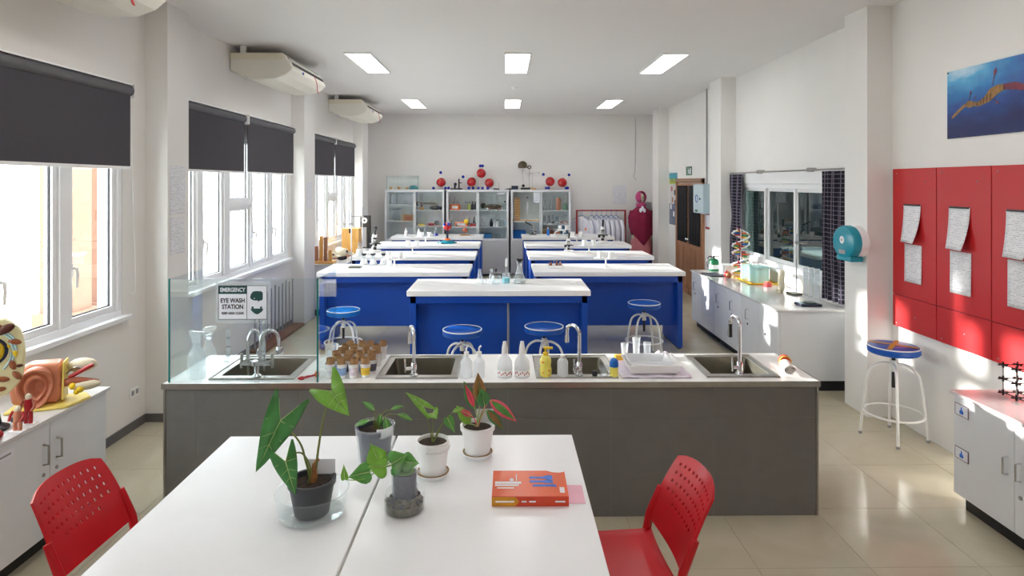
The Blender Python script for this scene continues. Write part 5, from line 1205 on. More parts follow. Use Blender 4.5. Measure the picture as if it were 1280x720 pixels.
MB().box(-.16, -.02, .008, .0118, 1.62, 1.83).build('label_stack', SIGNW, cabs[2]); 
for z in (1.66, 1.71, 1.76, 1.80): MB().box(-.155, -.025, .007, .008, z-.004, z+.004).build('label_line', BOXG, cabs[2])
MB().box(.42, .60, .020, .024, 1.80, 1.83).build('label_strip', SIGNW, cabs[1])
MB().box(.14, .33, .0005, .0018, .66, .74).build('lower_label', PRINTX, cabs[2])
def cabx(k, f): a, b = CZ[k]; return a+(b-a)*f
def cbox(k, f, z, w, d, h, mat, label, cat='box', name='storage_box', y=13.98, extra=None):
    o = MB().box(-w/2, w/2, -d/2, d/2, 0, h).build(name, mat, loc=(cabx(k, f), y, z+.0085), bev=.004); tag(o, label, cat)
    if extra: MB().box(-w*.3, w*.3, -d/2-.002, -d/2, h*.25, h*.75).build('box_print', extra, o)
    return o
BAS = M('wicker', (186, 140, 98), .8, var=.3, scale=60)
cbox(0, .38, 1.20, .22, .2, .13, BAS, 'brown basket on the left shelf of the left display cabinet', 'basket', 'basket', extra=FLESHD)
def scope_tube(k, f, z, label):
    t = thing('brass_instrument', label, 'instrument', (cabx(k, f), 13.97, z+.0085)); MB().box(-.12, -.02, -.05, .05, 0, .06).build('base', CARD, t, bev=.01); MB().cyl((-.07, 0, .06), (-.07, 0, .12), .02, n=10).build('post', BLACK, t)
    MB().cyl((-.16, 0, .14), (.24, 0, .15), .022, n=12).build('tube', LAMPB, t, smooth=40); MB().sph((-.16, 0, .14), .045, 12, 8).build('eyepiece', BLACK, t, smooth=60); MB().cyl((.24, 0, .15), (.28, 0, .15), .035, n=12).build('lens', STEEL, t, smooth=40)
scope_tube(0, .66, 1.44, 'brass tube instrument on the upper right shelf of the left cabinet')
o = MB().sph((0, 0, .05), .05, 12, 8, (2.6, 1, 1)).sph((.15, 0, .04), .04, 10, 8, (1.5, 1, 1)).build('dark_pouch', NAVY, smooth=60, loc=(cabx(0, .84), 13.88, 1.4485)); tag(o, 'dark rolled pouch beside the brass tube instrument', 'pouch')
cbox(0, .60, 1.08, .14, .12, .05, YELLOW, 'small yellow block on the lower right shelf of the left cabinet')
t = thing('specimen_model', 'red and black specimen on a card in the left cabinet', 'model', (cabx(0, .80), 13.95, 1.0885)); MB().box(-.16, .16, -.07, .07, 0, .015).build('card', FLESHD, t); MB().sph((.08, 0, .07), .05, 12, 8, (1.2, 1, 1)).build('black_part', BLACK, t, smooth=60); MB().sph((-.04, 0, .04), .04, 12, 8, (2, 1, .8)).build('red_part', MODR, t, smooth=60)
for k, (f, z, r, h) in enumerate(((.14, 1.20, .05, .24), (.22, 1.20, .05, .26), (.13, 1.56, .05, .22), (.24, 1.56, .045, .2), (.33, 1.56, .05, .1))): beaker(cabx(0, f), 13.97, z+.009, r, h, 'clear glass cylinder in the left half of the left cabinet, %s' % ['lower shelf outer', 'lower shelf inner', 'top shelf outer', 'top shelf middle', 'top shelf shortest'][k], None, group='glass cylinders in the left cabinet', name='glass_cylinder', cat='cylinder')
for k, f in enumerate((.17, .27, .37)): beaker(cabx(0, f), 13.93, .801, .035, .12, 'small glass beaker at the bottom of the left cabinet, %s' % ['outer', 'middle', 'inner'][k], None, group='small beakers in the left cabinet')
# white picture sheets on the cabinet backs
for (k, f, z, h, lab) in ((0, .33, 1.60, .2, 'white card at the back of the left cabinet, top shelf'), (0, .33, .83, .28, 'white card at the back of the left cabinet, bottom'), (0, .83, 1.13, .26, 'white card behind the red specimen'), (1, .33, 1.12, .28, 'white card at the back of the middle cabinet'), (1, .33, .83, .18, 'white card low in the middle cabinet')):
    o = MB().box(-.19, .19, 0, .004, 0, h).build('white_card', PAPER, loc=(cabx(k, f), 14.146, z)); tag(o, lab, 'card')
cbox(1, .13, 1.44, .22, .22, .12, ORANGEP, 'orange box on the top left shelf of the middle cabinet', extra=PAPER)
cbox(1, .23, 1.07, .28, .22, .10, ORANGEP, 'wider orange box on the lower left shelf of the middle cabinet', extra=PAPER)
flask(cabx(1, .13), 13.98, 1.57, .05, .17, 'clear flask on top of the orange box in the middle cabinet')
for k, (f, z, r, h, mm, cp, lab) in enumerate(((.30, 1.449, .03, .18, LABG, BLUEP, 'clear bottle with blue cap beside the orange box'), (.36, 1.449, .035, .17, M('lime', (196, 206, 90), .5), BLACK, 'lime coloured bottle in the middle cabinet'), (.41, 1.449, .032, .19, NAVY, BLACK, 'large dark bottle, left of two in the middle cabinet'), (.46, 1.449, .032, .18, NAVY, BLACK, 'large dark bottle against the middle cabinet divider'), (.07, 1.079, .045, .12, NAVY, BLACK, 'dark round jar beside the wider orange box'), (.60, 1.079, .04, .14, LABG, WHITEP, 'clear jar on the lower right shelf of the middle cabinet'), (.72, 1.079, .035, .16, BLACK, BLACK, 'black cylinder jar on the lower right shelf'), (.77, 1.079, .033, .15, WHITEP, WHITEP, 'white cylinder jar, left one on the lower right shelf'), (.82, 1.079, .033, .15, WHITEP, BLACK, 'white cylinder jar with black cap on the lower right shelf'), (.88, 1.079, .033, .17, LABG, WHITEP, 'clear tall jar, near the end of the lower right shelf'), (.94, 1.079, .033, .16, BOXG, WHITEP, 'grey jar at the end of the lower right shelf'))): jar(cabx(1, f), 13.97, z, r, h, lab, mm, cp)
cbox(1, .42, 1.07, .14, .14, .06, MODR, 'flat dark red box on the lower left shelf of the middle cabinet')
microscope(cabx(1, .44), 14.0, 1.15, .16, BLACK, BLACK, 'tiny black microscope standing on the flat red box', .3)
t = thing('specimen_model', 'long brown animal specimen on the top right shelf', 'model', (cabx(1, .75), 13.97, 1.449)); MB().sph((0, 0, .07), .06, 14, 10, (3.2, 1, .9)).build('body', M('fur_brown', (84, 64, 52), .9, var=.3, scale=30), t, smooth=60); MB().sph((-.22, 0, .09), .06, 12, 8).build('head', M('fur_dark', (52, 44, 40), .9, var=.3, scale=30), t, smooth=60)
for x in (-.14, -.08, .1, .16): MB().cyl((x, -.03, 0), (x, -.02, .05), .014, n=8).build('leg', FLESHD, t)
jar(cabx(1, .94), 13.9, 1.449, .035, .2, 'clear bottle beside the brown animal specimen', LABG, NAVY)
o = MB().sph((0, 0, .025), .025, 10, 8).build('white_ball', WHITEP, smooth=60, loc=(cabx(1, .66), 13.83, 1.449)); tag(o, 'small white ball in front of the brown animal specimen', 'ball')
cbox(1, .62, .80, .28, .26, .11, M('blue_crate', (60, 130, 180), .5), 'light blue crate at the bottom right of the middle cabinet')
for k in range(3): beaker(cabx(1, .80+.06*k), 13.95, .801, .035, .12, 'clear beaker beside the light blue crate, %s' % ['left', 'middle', 'right'][k], None, group='beakers beside the blue crate')
# right cabinet
t = thing('wooden_stand', 'tall wooden slatted column model in the right cabinet', 'model', (cabx(2, .11), 13.97, 1.199)); MB().box(-.13, .5, -.09, .09, 0, .02).build('base', OAK, t, bev=.003)
MB().box(-.06, .06, -.05, .05, .02, .52).build('column', wood('tower_wood', (150, 96, 50), (196, 140, 80)), t)
for k in range(8): MB().box(-.065, .065, -.055, -.05, .05+.055*k, .085+.055*k).build('slat', OAK, t)
t = thing('thermometer_stand', 'thin white scale on a rod beside the wooden column', 'instrument', (cabx(2, .28), 13.97, 1.2205)); MB().cyl((0, 0, 0), (0, 0, .5), .005, n=8).build('rod', STEEL, t); MB().box(-.018, .018, -.012, -.006, .13, .40).build('scale', WHITEP, t); MB().sph((0, 0, .5), .018, 10, 8).build('knob', BLACK, t, smooth=60)
cbox(2, .14, .80, .3, .26, .18, M('blue_bin', (0, 100, 180), .5), 'bright blue bin at the bottom left of the right cabinet')
for k, f in enumerate((.58, .68, .78)): 
    if k < 2: flask(cabx(2, f), 13.97, 1.439, .055, .24, 'tall flask on the top shelf of the right cabinet, %s' % ['left', 'right'][k], group='tall flasks in the right cabinet')
o = MB().cyl((0, 0, 0), (0, 0, .26), .05, .055, 16).build('wooden_cylinder', FLESH, smooth=40, loc=(cabx(2, .81), 13.97, 1.439)); tag(o, 'tan wooden cylinder beside the tall flasks', 'cylinder'); MB().cyl((0, 0, .26), (0, 0, .275), .045, n=16).build('cap', CARD, o)
jar(cabx(2, .92), 13.97, 1.439, .05, .2, 'green tinted bottle at the end of the top shelf', M('green_glass', (120, 160, 134), .2), WHITEP)
for k in range(6): beaker(cabx(2, .56+.075*k), 13.95+.02*(k % 2), 1.139, .04, .16+.02*(k % 3), 'glass beaker on the middle shelf of the right cabinet, %s from the divider' % ['first', 'second', 'third', 'fourth', 'fifth', 'sixth'][k], (None, NAVY, BLACK, None, FLESHD, MODR)[k], .25, 'beakers in the right cabinet')
SH3 = .885
MB().box(.013, .62, .05, .41, SH3-.018, SH3).build('shelf', CABW, cabs[2])
for k, (f, w, h, mm, lab) in enumerate(((.58, .12, .14, CARD, 'brown box on the low shelf of the right cabinet'), (.68, .12, .10, CELLBR, 'reddish brown box on the low shelf'), (.79, .12, .07, FLESH, 'tan flat box on the low shelf'), (.90, .13, .2, M('sea_blue', (30, 110, 150), .5), 'sea blue box at the end of the low shelf'))): cbox(2, f, SH3-.008, w, .18, h, mm, lab)

# ------------------------------------------------------------------ on top of the cabinets
TZ = 1.9005
t = thing('glass_tank', 'small glass aquarium on the left display cabinet', 'aquarium', (-2.235, 13.95, TZ)); w = .345
for nm, bx in (('front_pane', (-w, w, -.15, -.145, 0, .31)), ('back_pane', (-w, w, .145, .15, 0, .31)), ('side_pane', (-w, -w+.005, -.145, .145, 0, .31)), ('side_pane', (w-.005, w, -.145, .145, 0, .31)), ('bottom', (-w, w, -.145, .145, 0, .006))): MB().box(*bx).build(nm, GLASS, t)
for s in (-1, 1): MB().box(s*w-.004, s*w+.004, -.154, -.15, 0, .31).build('edge', M('tank_edge', (110, 160, 158), .3), t)
o = MB().sph((0, 0, 0), .1, 18, 10, (1.1, .9, .9)); o.v = [(x, y, max(z, 0)) for x, y, z in o.v]; o = o.build('teal_dome', TEALC, smooth=60, loc=(-2.015, 13.95, TZ+.0065)); tag(o, 'teal dome lying inside the glass aquarium', 'dome')
for k in range(5):
    o = MB().sph((0, 0, .028), .028, 10, 7, (1.5, 1, 1)).lathe([(.0, .04), (.016, .045), (.0, .06)], 8, (.02, 0, 0)).build('sea_shell', BONE if k % 2 else OAK, smooth=60, loc=(-2.515+.09*k, 13.93+.02*(k % 2), TZ+.007), rotz=k*1.3); tag(o, '%s shell lying in the glass aquarium, %s from the left' % ('bone coloured' if k % 2 else 'tan', ['first', 'second', 'third', 'fourth', 'fifth'][k]), 'shell', 'shells in the aquarium')
def molecule(x, z, label, blues, y=13.95):
    t = thing('molecule_model', label, 'molecule model', (x, y, TZ), 0, 'red ball molecule models')
    MB().sph((0, 0, z), .105, 24, 16).build('red_ball', REDBALL, t, smooth=60)
    for (dx, dz, dy) in blues:
        p = Vector((dx, dy, dz)); MB().cyl((0, 0, z), p, .006, n=6).build('bond', WHITEP, t); MB().sph(p, .034, 14, 10).build('blue_ball', BLUEBALL, t, smooth=60)
molecule(-1.40, .15+.01, 'single red ball molecule with blue balls, left of the small black microscope', [(-.01, .38, 0), (-.17, .0345, 0), (.1, .0345, -.05), (.16, .0345, .05)])
molecule(-.72, .17, 'red ball molecule, lower left of the group of three', [(-.19, .285, .0), (-.06, .0345, -.03), (.03, .0345, .04)])
molecule(-.505, .365, 'red ball molecule, topmost of the group of three', [(-.02, .53, -.03), (.03, .53, .03), (-.06, .0345, 0)])
molecule(-.325, .145, 'red ball molecule, lower right of the group of three', [(-.03, .0345, -.12), (-.15, .0345, .0)])
molecule(1.035, .18, 'red ball molecule, left one of the pair on the right cabinet', [(-.15, .34, 0), (-.09, .0345, -.03), (-.03, .0345, .04)])
molecule(1.31, .155, 'red ball molecule, right one of the pair on the right cabinet', [(.15, .33, 0), (.08, .0345, -.03), (.12, .0345, .03)])
t = thing('small_microscope', 'small black microscope between the red balls on the cabinet', 'microscope', (-1.06, 13.92, TZ)); MB().box(-.13, .13, -.07, .07, 0, .03).build('base', BLACK, t, bev=.006); MB().cyl((.06, 0, .03), (.06, 0, .24), .016, n=10).cyl((.06, 0, .15), (.12, 0, .15), .012, n=8).build('pillar', BLACK, t, smooth=40); MB().sph((-.02, 0, .12), .035, 10, 8).build('lens_head', NAVY, t, smooth=60); MB().cyl((-.03, 0, .03), (-.03, 0, .09), .02, n=10).build('barrel', BLACK, t)
t = thing('wire_model', 'dark wire instrument right of the three red balls', 'instrument', (-.16, 13.95, TZ)); MB().box(-.07, .06, -.05, .05, 0, .025).build('base', BLACK, t, bev=.004); MB().cyl((.05, 0, .02), (.05, 0, .16), .004, n=6).build('wire', STEEL, t)
t = thing('desk_lamp', 'brown dome lamp with round joint on the cabinet top', 'lamp', (.40, 13.95, TZ))
MB().box(-.02, .19, -.06, .06, 0, .045).build('base', BLACK, t, bev=.006)
sh = MB().sph((0, 0, 0), .105, 24, 14, (1.0, 1.0, 1.0)); sh.v = [(x, y, max(z, -.055)) for x, y, z in sh.v]; sh.move(0.02, 0, .535).build('shade', LAMPB, t, smooth=60)
MB().sph((.02, 0, .50), .04, 12, 8).build('bulb', CREAM2, t, smooth=60)
MB().torus((.17, 0, .50), .034, .012, 20, 8, 'y').build('joint', LAMPB, t, smooth=60); MB().cyl((.12, 0, .505), (.15, 0, .503), .012, n=8).build('neck', BLACK, t)
MB().cyl((.17, 0, .045), (.17, 0, .47), .006, n=8).build('arm', STEEL, t); MB().tube([(.02, 0, .47), (.03, 0, .2), (.04, 0, .09)], .003, 5).build('pull_cord', CABG, t)
MB().sph((.035, -.03, .085), .035, 12, 8).build('counterweight', BLACK, t, smooth=60)
o = MB().box(-.075, .075, -.06, .06, 0, .085).build('dark_box', NAVY, bev=.004, loc=(.245, 13.9, TZ)); tag(o, 'navy box beside the brown dome lamp', 'box'); MB().box(-.076, .076, -.061, .061, .06, .065).build('lid_line', BLACK, o)
o = MB().prism([(-.09, 0), (.08, 0), (.07, .03), (-.02, .02)], -.05, .05, 'y').build('black_wedge', BLACK, loc=(.09, 13.9, TZ), bev=.003); tag(o, 'flat black wedge left of the navy box', 'wedge')
t = thing('bent_wire_stand', 'thin bent wire stand with wooden foot on the right cabinet', 'instrument', (.69, 13.95, TZ)); MB().box(-.09, .03, -.05, .05, 0, .03).build('foot', OAK, t, bev=.003); MB().tube([(-.05, 0, .03), (-.05, 0, .37), (.09, 0, .38)], .003, 6).sph((.09, 0, .38), .014, 8, 6).build('wire', CABG, t)

# ------------------------------------------------------------------ coat rail and mannequin
t = thing('coat_rail', 'dark red metal coat rail by the far wall', 'coat rail', (2.16, 13.85, 0))
for s in (-1, 1): MB().box(s*.54-.018, s*.54+.018, -.018, .018, .05, 1.45).build('upright', REDM, t); MB().box(s*.54-.02, s*.54+.02, -.2, .2, .0, .05).build('foot', REDM, t)
MB().box(-.558, .558, -.015, .015, 1.42, 1.45).build('top_bar', REDM, t)
ctm = None
for k in range(7):
    x = 1.74 if k == 0 else 1.85+.108*k
    c = thing('lab_coat', 'white lab coat on a blue hanger, %s from the left on the rail' % ['first', 'second', 'third', 'fourth', 'fifth', 'sixth', 'seventh'][k], 'coat', (x, 13.85, 1.42), math.radians(-66 if k else -40), 'lab coats on the rail')
    def cf(u, v):
        a = (u-.5)*2; drop = v
        wdt = .22*(1-.55*max(0, .12-v)/.12)+.04*v
        return (a*wdt, .05*math.sin(a*7+k)*(.2+v)*.5, -.13-.05*abs(a)*(1 if v < .2 else 1)-.78*v)
    MB().grid(cf, 20, 12).build('coat_body', COAT, c, smooth=70, solid=.03)
    for s in (-1, 1): MB().tube(smooth_path([(s*.20, 0, -.20), (s*.255, 0, -.34), (s*.265, 0, -.55), (s*.26, 0, -.70)]), .045, 8).build('sleeve', COAT, c, smooth=60)
    MB().prism([(-.07, -.12), (.07, -.12), (0, -.26)], -.03, -.022, 'y').build('collar', PAPER, c)
    MB().tube([(-.18, 0, -.16), (0, 0, -.085), (.18, 0, -.16)], .007, 6).tube(smooth_path([(0, 0, -.085), (0, 0, -.03), (0, .022, .006), (0, 0, .036), (0, -.02, .02)]), .004, 6).build('hanger', COATB, c)
MB().box(.10, .13, -.045, -.035, -.42, -.36).build('badge', ORANGEP, [o for o in bpy.data.objects if o.name == 'lab_coat'][0])
t = thing('dressed_mannequin', 'standing mannequin in pink headscarf, maroon shawl and pink skirt', 'mannequin', (3.0, 13.60, 0), 0)
MB().cyl((.17, .14, 0), (.17, .14, 1.5), .014, n=8).box(-.15, .22, -.15, .18, 0, .02).build('stand', CABG, t)
MB().lathe([(.235, .03), (.24, .35), (.22, .8), (.17, 1.05), (0, 1.06)], 40).build('skirt', PINKCL, t, smooth=40)
sk = t.children[-1].data
for v in sk.vertices:
    a = math.atan2(v.co.y, v.co.x); f = 1+.07*math.sin(a*13)*max(0, 1-v.co.z/1.1); v.co.x *= f; v.co.y *= f*.75
def tor(u, v):
    a = 2*PI*u; z = 1.03+.52*v; r = (.17+.05*math.sin(v*PI*.9))*(1 if v < .75 else 1-2.6*(v-.75))
    return (r*1.1*math.cos(a), r*.62*math.sin(a), z)
MB().grid(tor, 24, 12).build('torso', MAROON, t, smooth=60)
def shawl(u, v):
    a = PI+PI*u; k = abs(u-.5)*2
    zt = 1.545-.10*k**2; zb = .70+.45*k
    z = zt+(zb-zt)*v; r = .10+.165*min(1, v*3.2)**.7
    return (r*math.cos(a), r*.92*math.sin(a)-.008*math.sin(u*26), z)
MB().grid(shawl, 40, 14).build('shawl', MAROON, t, smooth=70, solid=.006)
for s in (-1, 1):
    MB().tube(smooth_path([(s*.19, 0, 1.44), (s*.235, -.01, 1.25), (s*.225, -.04, 1.05), (s*.20, -.07, .92)]), [.06]*6+[.05]*6+[.035]*7, 10).build('arm', MAROON, t, smooth=60)
    hd = MB().sph((s*.197, -.075, .885), .03, 10, 8, (.7, 1, 1.3))
    for f_ in range(4): hd.tube([(s*.197, -.095+.014*f_, .86), (s*.195, -.10+.014*f_, .81-.006*abs(f_-1.5))], .006, 6)
    hd.tube([(s*.185, -.10, .88), (s*.175, -.115, .85)], .007, 6); hd.build('hand', BONE, t, smooth=60)
MB().cyl((0, 0, 1.52), (0, 0, 1.65), .05, n=14).build('neck', SCARF, t, smooth=40)
hd = MB().sph((0, 0, 1.72), .085, 20, 14, (.86, 1.0, 1.28)); hd.sph((0, -.09, 1.71), .012, 8, 6, (.8, 1, 1.4)); hd.build('face', BONE, t, smooth=60)
for s in (-1, 1): MB().sph((s*.03, -.078, 1.735), .014, 10, 7).build('eye_socket', CELLDK, t, smooth=60)
MB().box(-.025, .025, -.085, -.075, 1.66, 1.668).build('mouth', CELLDK, t)
def hood(u, v):
    a = -PI/2+.75+.25+(2*PI-1.24)*u; ph = PI*v*.80
    return (.115*math.sin(ph)*math.cos(a), .115*math.sin(ph)*math.sin(a)*1.05+.008, 1.735+.13*math.cos(ph)+.006*math.sin(u*30))
MB().grid(hood, 28, 14).build('headscarf', SCARF, t, smooth=60, solid=.012)
MB().lathe([(.10, 1.60), (.115, 1.57), (.10, 1.53), (.06, 1.525)], 20).build('scarf_wrap', SCARF, t, smooth=60)
for (x, z, dx) in ((-.05, 1.46, -.5), (.03, 1.45, .4), (-.01, 1.50, 0)): MB().sph((x, -.185, z), .045, 10, 8, (.7, .4, 1.1)).build('bow_loop', COAT, t, smooth=60)
t = thing('rag_stool', 'low dark box standing behind the mannequin', 'box', (3.15, 14.03, 0)); MB().box(-.14, .14, -.14, .14, .02, 1.62).build('body', CABG, t, bev=.006); MB().box(-.15, .15, -.15, .15, 0, .02).build('plinth', BLACK, t)
t.name = 'tall_locker'; t['label'] = 'tall narrow grey locker partly hidden behind the mannequin'; t['category'] = 'locker'
t = MB().tube(smooth_path([(3.0, 14.19, 3.55), (3.0, 14.19, 2.6), (2.985, 14.19, 2.3), (2.96, 14.19, 2.2), (3.02, 14.19, 2.1)]), .004, 6).build('hanging_wire', CABG, smooth=60); tag(t, 'thin grey wire hanging down the far wall corner', 'wire')

# ------------------------------------------------------------------ right counter things
CT = .8008
t = thing('dna_model', 'colourful spiral DNA model standing on the counter', 'DNA model', (3.13, 8.20, CT))
MB().box(-.09, .09, -.09, .09, 0, .015).build('base', OAK, t, bev=.003); MB().cyl((0, 0, .015), (0, 0, .64), .006, n=8).build('rod', WHITEP, t)
dc = [MODR, BLUEP, YELLOW, M('dna_green', (40, 140, 70), .4), ORANGEP]
for ph in (0, 2.4):
    p = [(.105*math.cos(a*.34+ph), .105*math.sin(a*.34+ph), .05+.014*a) for a in range(43)]; MB().tube(p, .0095, 8).build('strand', WHITEP, t, smooth=60)
    for a in range(0, 43, 2): MB().sph(p[a], .016, 8, 6).build('phosphate_ball', WHITEP if a % 6 else MODR, t, smooth=60)
for a in range(0, 43, 2):
    p = Vector((.105*math.cos(a*.34), .105*math.sin(a*.34), .05+.014*a)); q = Vector((.105*math.cos(a*.34+2.4), .105*math.sin(a*.34+2.4), .05+.014*a)); m_ = (p+q)/2
    MB().cyl(p, m_, .010, n=8).build('base_rung', dc[a//2 % 5], t, smooth=40); MB().cyl(m_, q, .010, n=8).build('base_rung', dc[(a//2+2) % 5], t, smooth=40)
t = thing('serving_tray', 'yellow tray under the mint green tin', 'tray', (3.20, 7.82, CT)); MB().box(-.17, .17, -.22, .22, 0, .008).build('tray_floor', OAK, t, bev=.003); MB().tube([(-.17, -.22, .012), (.17, -.22, .012), (.17, .22, .012), (-.17, .22, .012)], .009, 8, closed=True).build('rim', YELLOW, t, smooth=50)
t = thing('mint_tin', 'mint green oval tin on the yellow tray', 'tin', (3.20, 7.80, CT+.009))
pl = [(.10*math.copysign(abs(math.cos(a))**.6, math.cos(a)), .15*math.copysign(abs(math.sin(a))**.6, math.sin(a))) for a in [2*PI*k/32 for k in range(32)]]
MB().prism(pl, 0, .165).build('body', MINT, t, smooth=40); MB().prism([(x*1.03, y*1.03) for x, y in pl], .165, .195).build('lid', MINT, t, smooth=40, bev=.006)
t = thing('folder_stack', 'white and pink folder standing against the mint tin', 'folder', (3.12, 8.01, CT+.009)); MB().box(-.06, .08, -.01, .0, 0, .2).build('white_cover', WHITEP, t, bev=.001); MB().box(-.06, .08, .0, .006, 0, .2).build('pink_cover', PINK, t); MB().box(-.06, .08, .006, .016, 0, .2).build('grey_cover', CABG, t)
t = thing('white_box', 'white carton behind the DNA model', 'box', (3.12, 8.50, CT)); MB().box(-.13, .13, -.12, .12, 0, .13).build('carton', WHITEP, t, bev=.003); MB().box(-.132, .132, -.02, .02, .1305, .1312).build('tape', CREAM2, t)
for k, (x, y, mm) in enumerate(((2.95, 8.22, MODR), (2.94, 8.12, CELLBR), (3.32, 8.24, ORANGEP))):
    o = MB().sph((0, 0, .04), .04, 12, 8).lathe([(.0, .07), (.012, .075), (0, .1)], 8).build('model_piece', mm, smooth=60, loc=(x, y, CT), rotz=k); tag(o, '%s rounded model piece at the foot of the DNA model' % ['red', 'brown', 'orange'][k], 'model piece', 'model pieces by the DNA model')
for k, (x, y, mm) in enumerate(((3.20, 7.52, ORANGEP), (3.17, 7.46, MODR))): 
    o = MB().box(-.035, .035, -.03, .03, 0, .045).box(-.02, .02, -.018, .018, .045, .055).build('toy_block', mm, bev=.006, loc=(x, y, CT), rotz=.3); tag(o, 'small %s block between the tin and the skull' % ['orange', 'red'][k], 'block', 'blocks on the counter')
t = thing('animal_skull', 'long pale animal skull leaning on the retort stand base', 'skull', (3.18, 7.12, CT))
MB().tube(smooth_path([(-.06, -.10, .02), (-.02, -.06, .07), (.0, .0, .13), (.03, .05, .19), (.05, .09, .21)]), [.012]*3+[.03]*3+[.04]*3+[.05]*6+[.055]*6+[.045]*6+[.02]*4 if False else .036, 12).build('cranium', BONE, t, smooth=60)
MB().tube(smooth_path([(-.08, -.13, .022), (-.03, -.06, .026), (.03, .03, .05), (.06, .08, .13)]), .016, 8).build('jaw', BONE, t, smooth=60)
for k in range(6): MB().cyl((-.065+.012*k, -.10+.018*k, .02+.012*k), (-.068+.012*k, -.105+.018*k, .0+.012*k+.012), .006, .003, 6).build('tooth', PAPER, t)
MB().sph((.005, .015, .165), .014, 8, 6).build('eye_hole', CELLDK, t, smooth=60)
retort(3.26, 6.93, CT, .68, 'retort stand with iron foot in front of the dim window', PI*.52, IRON, .86)
for k, (x, y) in enumerate(((3.30, 6.78), (3.31, 6.67), (3.32, 6.57))):
    t = thing('measuring_cylinder', 'tall clear measuring cylinder by the curtain, %s of three' % ['left', 'middle', 'right'][k], 'cylinder', (x, y, CT), 0, 'measuring cylinders by the curtain'); MB().lathe([(0, 0), (.04, 0), (.04, .01), (.024, .02), (.024, .33), (.028, .335), (.0225, .33), (.0225, .025), (0, .022)], 20).build('glass', PLASTC, t, smooth=40); MB().torus((0, 0, .333), .026, .003, 20, 6).build('rim', WHITEP, t, smooth=60)
t = thing('digital_scale', 'low black and blue digital scale at the near end of the counter', 'scale', (3.10, 6.32, CT)); MB().box(-.11, .11, -.08, .08, 0, .025).build('body', NAVY, t, bev=.01); MB().cyl((.02, 0, .025), (.02, 0, .034), .06, n=20).build('pan', BLACK, t, smooth=40); MB().box(-.10, -.055, -.05, .05, .025, .029).build('display', BOXG, t)
t = thing('fire_extinguisher', 'small green extinguisher on the far end of the counter', 'extinguisher', (2.99, 8.84, CT)); MB().lathe([(0, 0), (.065, 0), (.07, .01), (.07, .13), (.05, .165), (.02, .175), (0, .175)], 24).build('cylinder', GREENX, t, smooth=40); MB().lathe([(.0705, .03), (.0708, .03), (.0708, .09), (.0705, .09)], 24).build('label_band', PAPER, t); MB().cyl((0, 0, .172), (0, 0, .2), .014, n=10).box(-.01, .075, -.01, .01, .2, .212).build('valve', BLACK, t); MB().tube(smooth_path([(-.01, 0, .19), (-.07, 0, .2), (-.10, 0, .14), (-.085, 0, .05)]), .008, 6).build('hose', BLACK, t, smooth=60)
o = MB().box(-.11, .11, -.17, .17, 0, .012).build('black_tablet', BLACK, bev=.004, loc=(2.84, 8.42, CT), rotz=.1); tag(o, 'thin black tablet lying on the counter', 'tablet'); MB().box(-.095, .095, -.15, .15, .0125, .013).build('screen', NAVY, o)
o = MB().lathe([(0, 0), (.06, 0), (.07, .02), (.05, .035), (0, .036)], 18).build('iron_weight', IRON, smooth=40, loc=(3.20, 8.70, CT)); tag(o, 'flat grey iron weight near the green extinguisher', 'weight'); MB().cyl((0, 0, .036), (0, 0, .055), .012, n=8).build('knob', IRON, o)

# ------------------------------------------------------------------ right near cabinet things
t = thing('lattice_model', 'crystal lattice model of black nodes and grey sticks', 'lattice model', (3.17, 3.66, .7408))
for i in range(3):
    for j in range(4):
        x, y = -.09+.09*i, -.15+.10*j
        for k in range(3):
            z = .018+.085*k; MB().box(x-.03, x+.03, y-.004, y+.004, z-.004, z+.004).box(x-.004, x+.004, y-.03, y+.03, z-.004, z+.004).box(x-.004, x+.004, y-.004, y+.004, z-.018, z+.018).build('node', BLACK, t)
        MB().cyl((x, y, .02), (x, y, .20), .004, n=6).build('stick', STEEL, t)
for k in range(3):
    z = .018+.085*k
    for i in range(3): MB().cyl((-.09+.09*i, -.15, z), (-.09+.09*i, .15, z), .003, n=6).build('stick', BLACK, t)
    for j in range(4): MB().cyl((-.09, -.15+.10*j, z), (.09, -.15+.10*j, z), .003, n=6).build('stick', BLACK, t)
o = MB().lathe([(0, 0), (.05, 0), (.062, .015), (.062, .03), (.05, .045), (0, .046)], 24).build('blue_lid', BLUEP, smooth=40, loc=(3.06, 3.42, .7408)); tag(o, 'round blue lid lying beside the lattice model', 'lid')

# ------------------------------------------------------------------ anatomy models on the left near cabinet
LT = .7508
t = thing('ear_model', 'large flesh coloured ear model with inner parts on a yellow base', 'ear model', (-2.70, 3.68, LT), .42)
MB().prism([(-.15, -.12), (.15, -.12), (.24, .02), (.20, .12), (-.12, .13)], 0, .016).build('base', MODY, t, bev=.006)
MB().prism([(-.13, .03), (-.15, .14), (-.12, .22), (-.05, .255), (.10, .25), (.105, .04), (.08, .018), (-.04, .017)], -.05, .07, 'y').build('head_block', FLESH, t, bev=.02, seg=3)
ear = MB(); eprof = [(0, .004), (.022, .002), (.034, -.012), (.042, -.040), (.050, -.046), (.058, -.038), (.064, -.030), (.070, -.040), (.077, -.058), (.086, -.062), (.092, -.050), (.094, -.02), (.092, .0)]
def earf(u, v):
    k = v*(len(eprof)-1); i = min(int(k), len(eprof)-2); f = k-i
    r = eprof[i][0]+(eprof[i+1][0]-eprof[i][0])*f; dp = eprof[i][1]+(eprof[i+1][1]-eprof[i][1])*f
    an = 2*PI*u; k2 = min(1, r/.06); cx, cz = .012-.022*k2, .125+.012*k2
    lob = max(0, -math.sin(an))**6*.02*k2; front = max(0, math.cos(an))**3
    return (cx+r*.98*math.cos(an)*(1-.12*front), -.052+dp*(1-.75*front*k2), cz+r*1.16*math.sin(an)-lob)
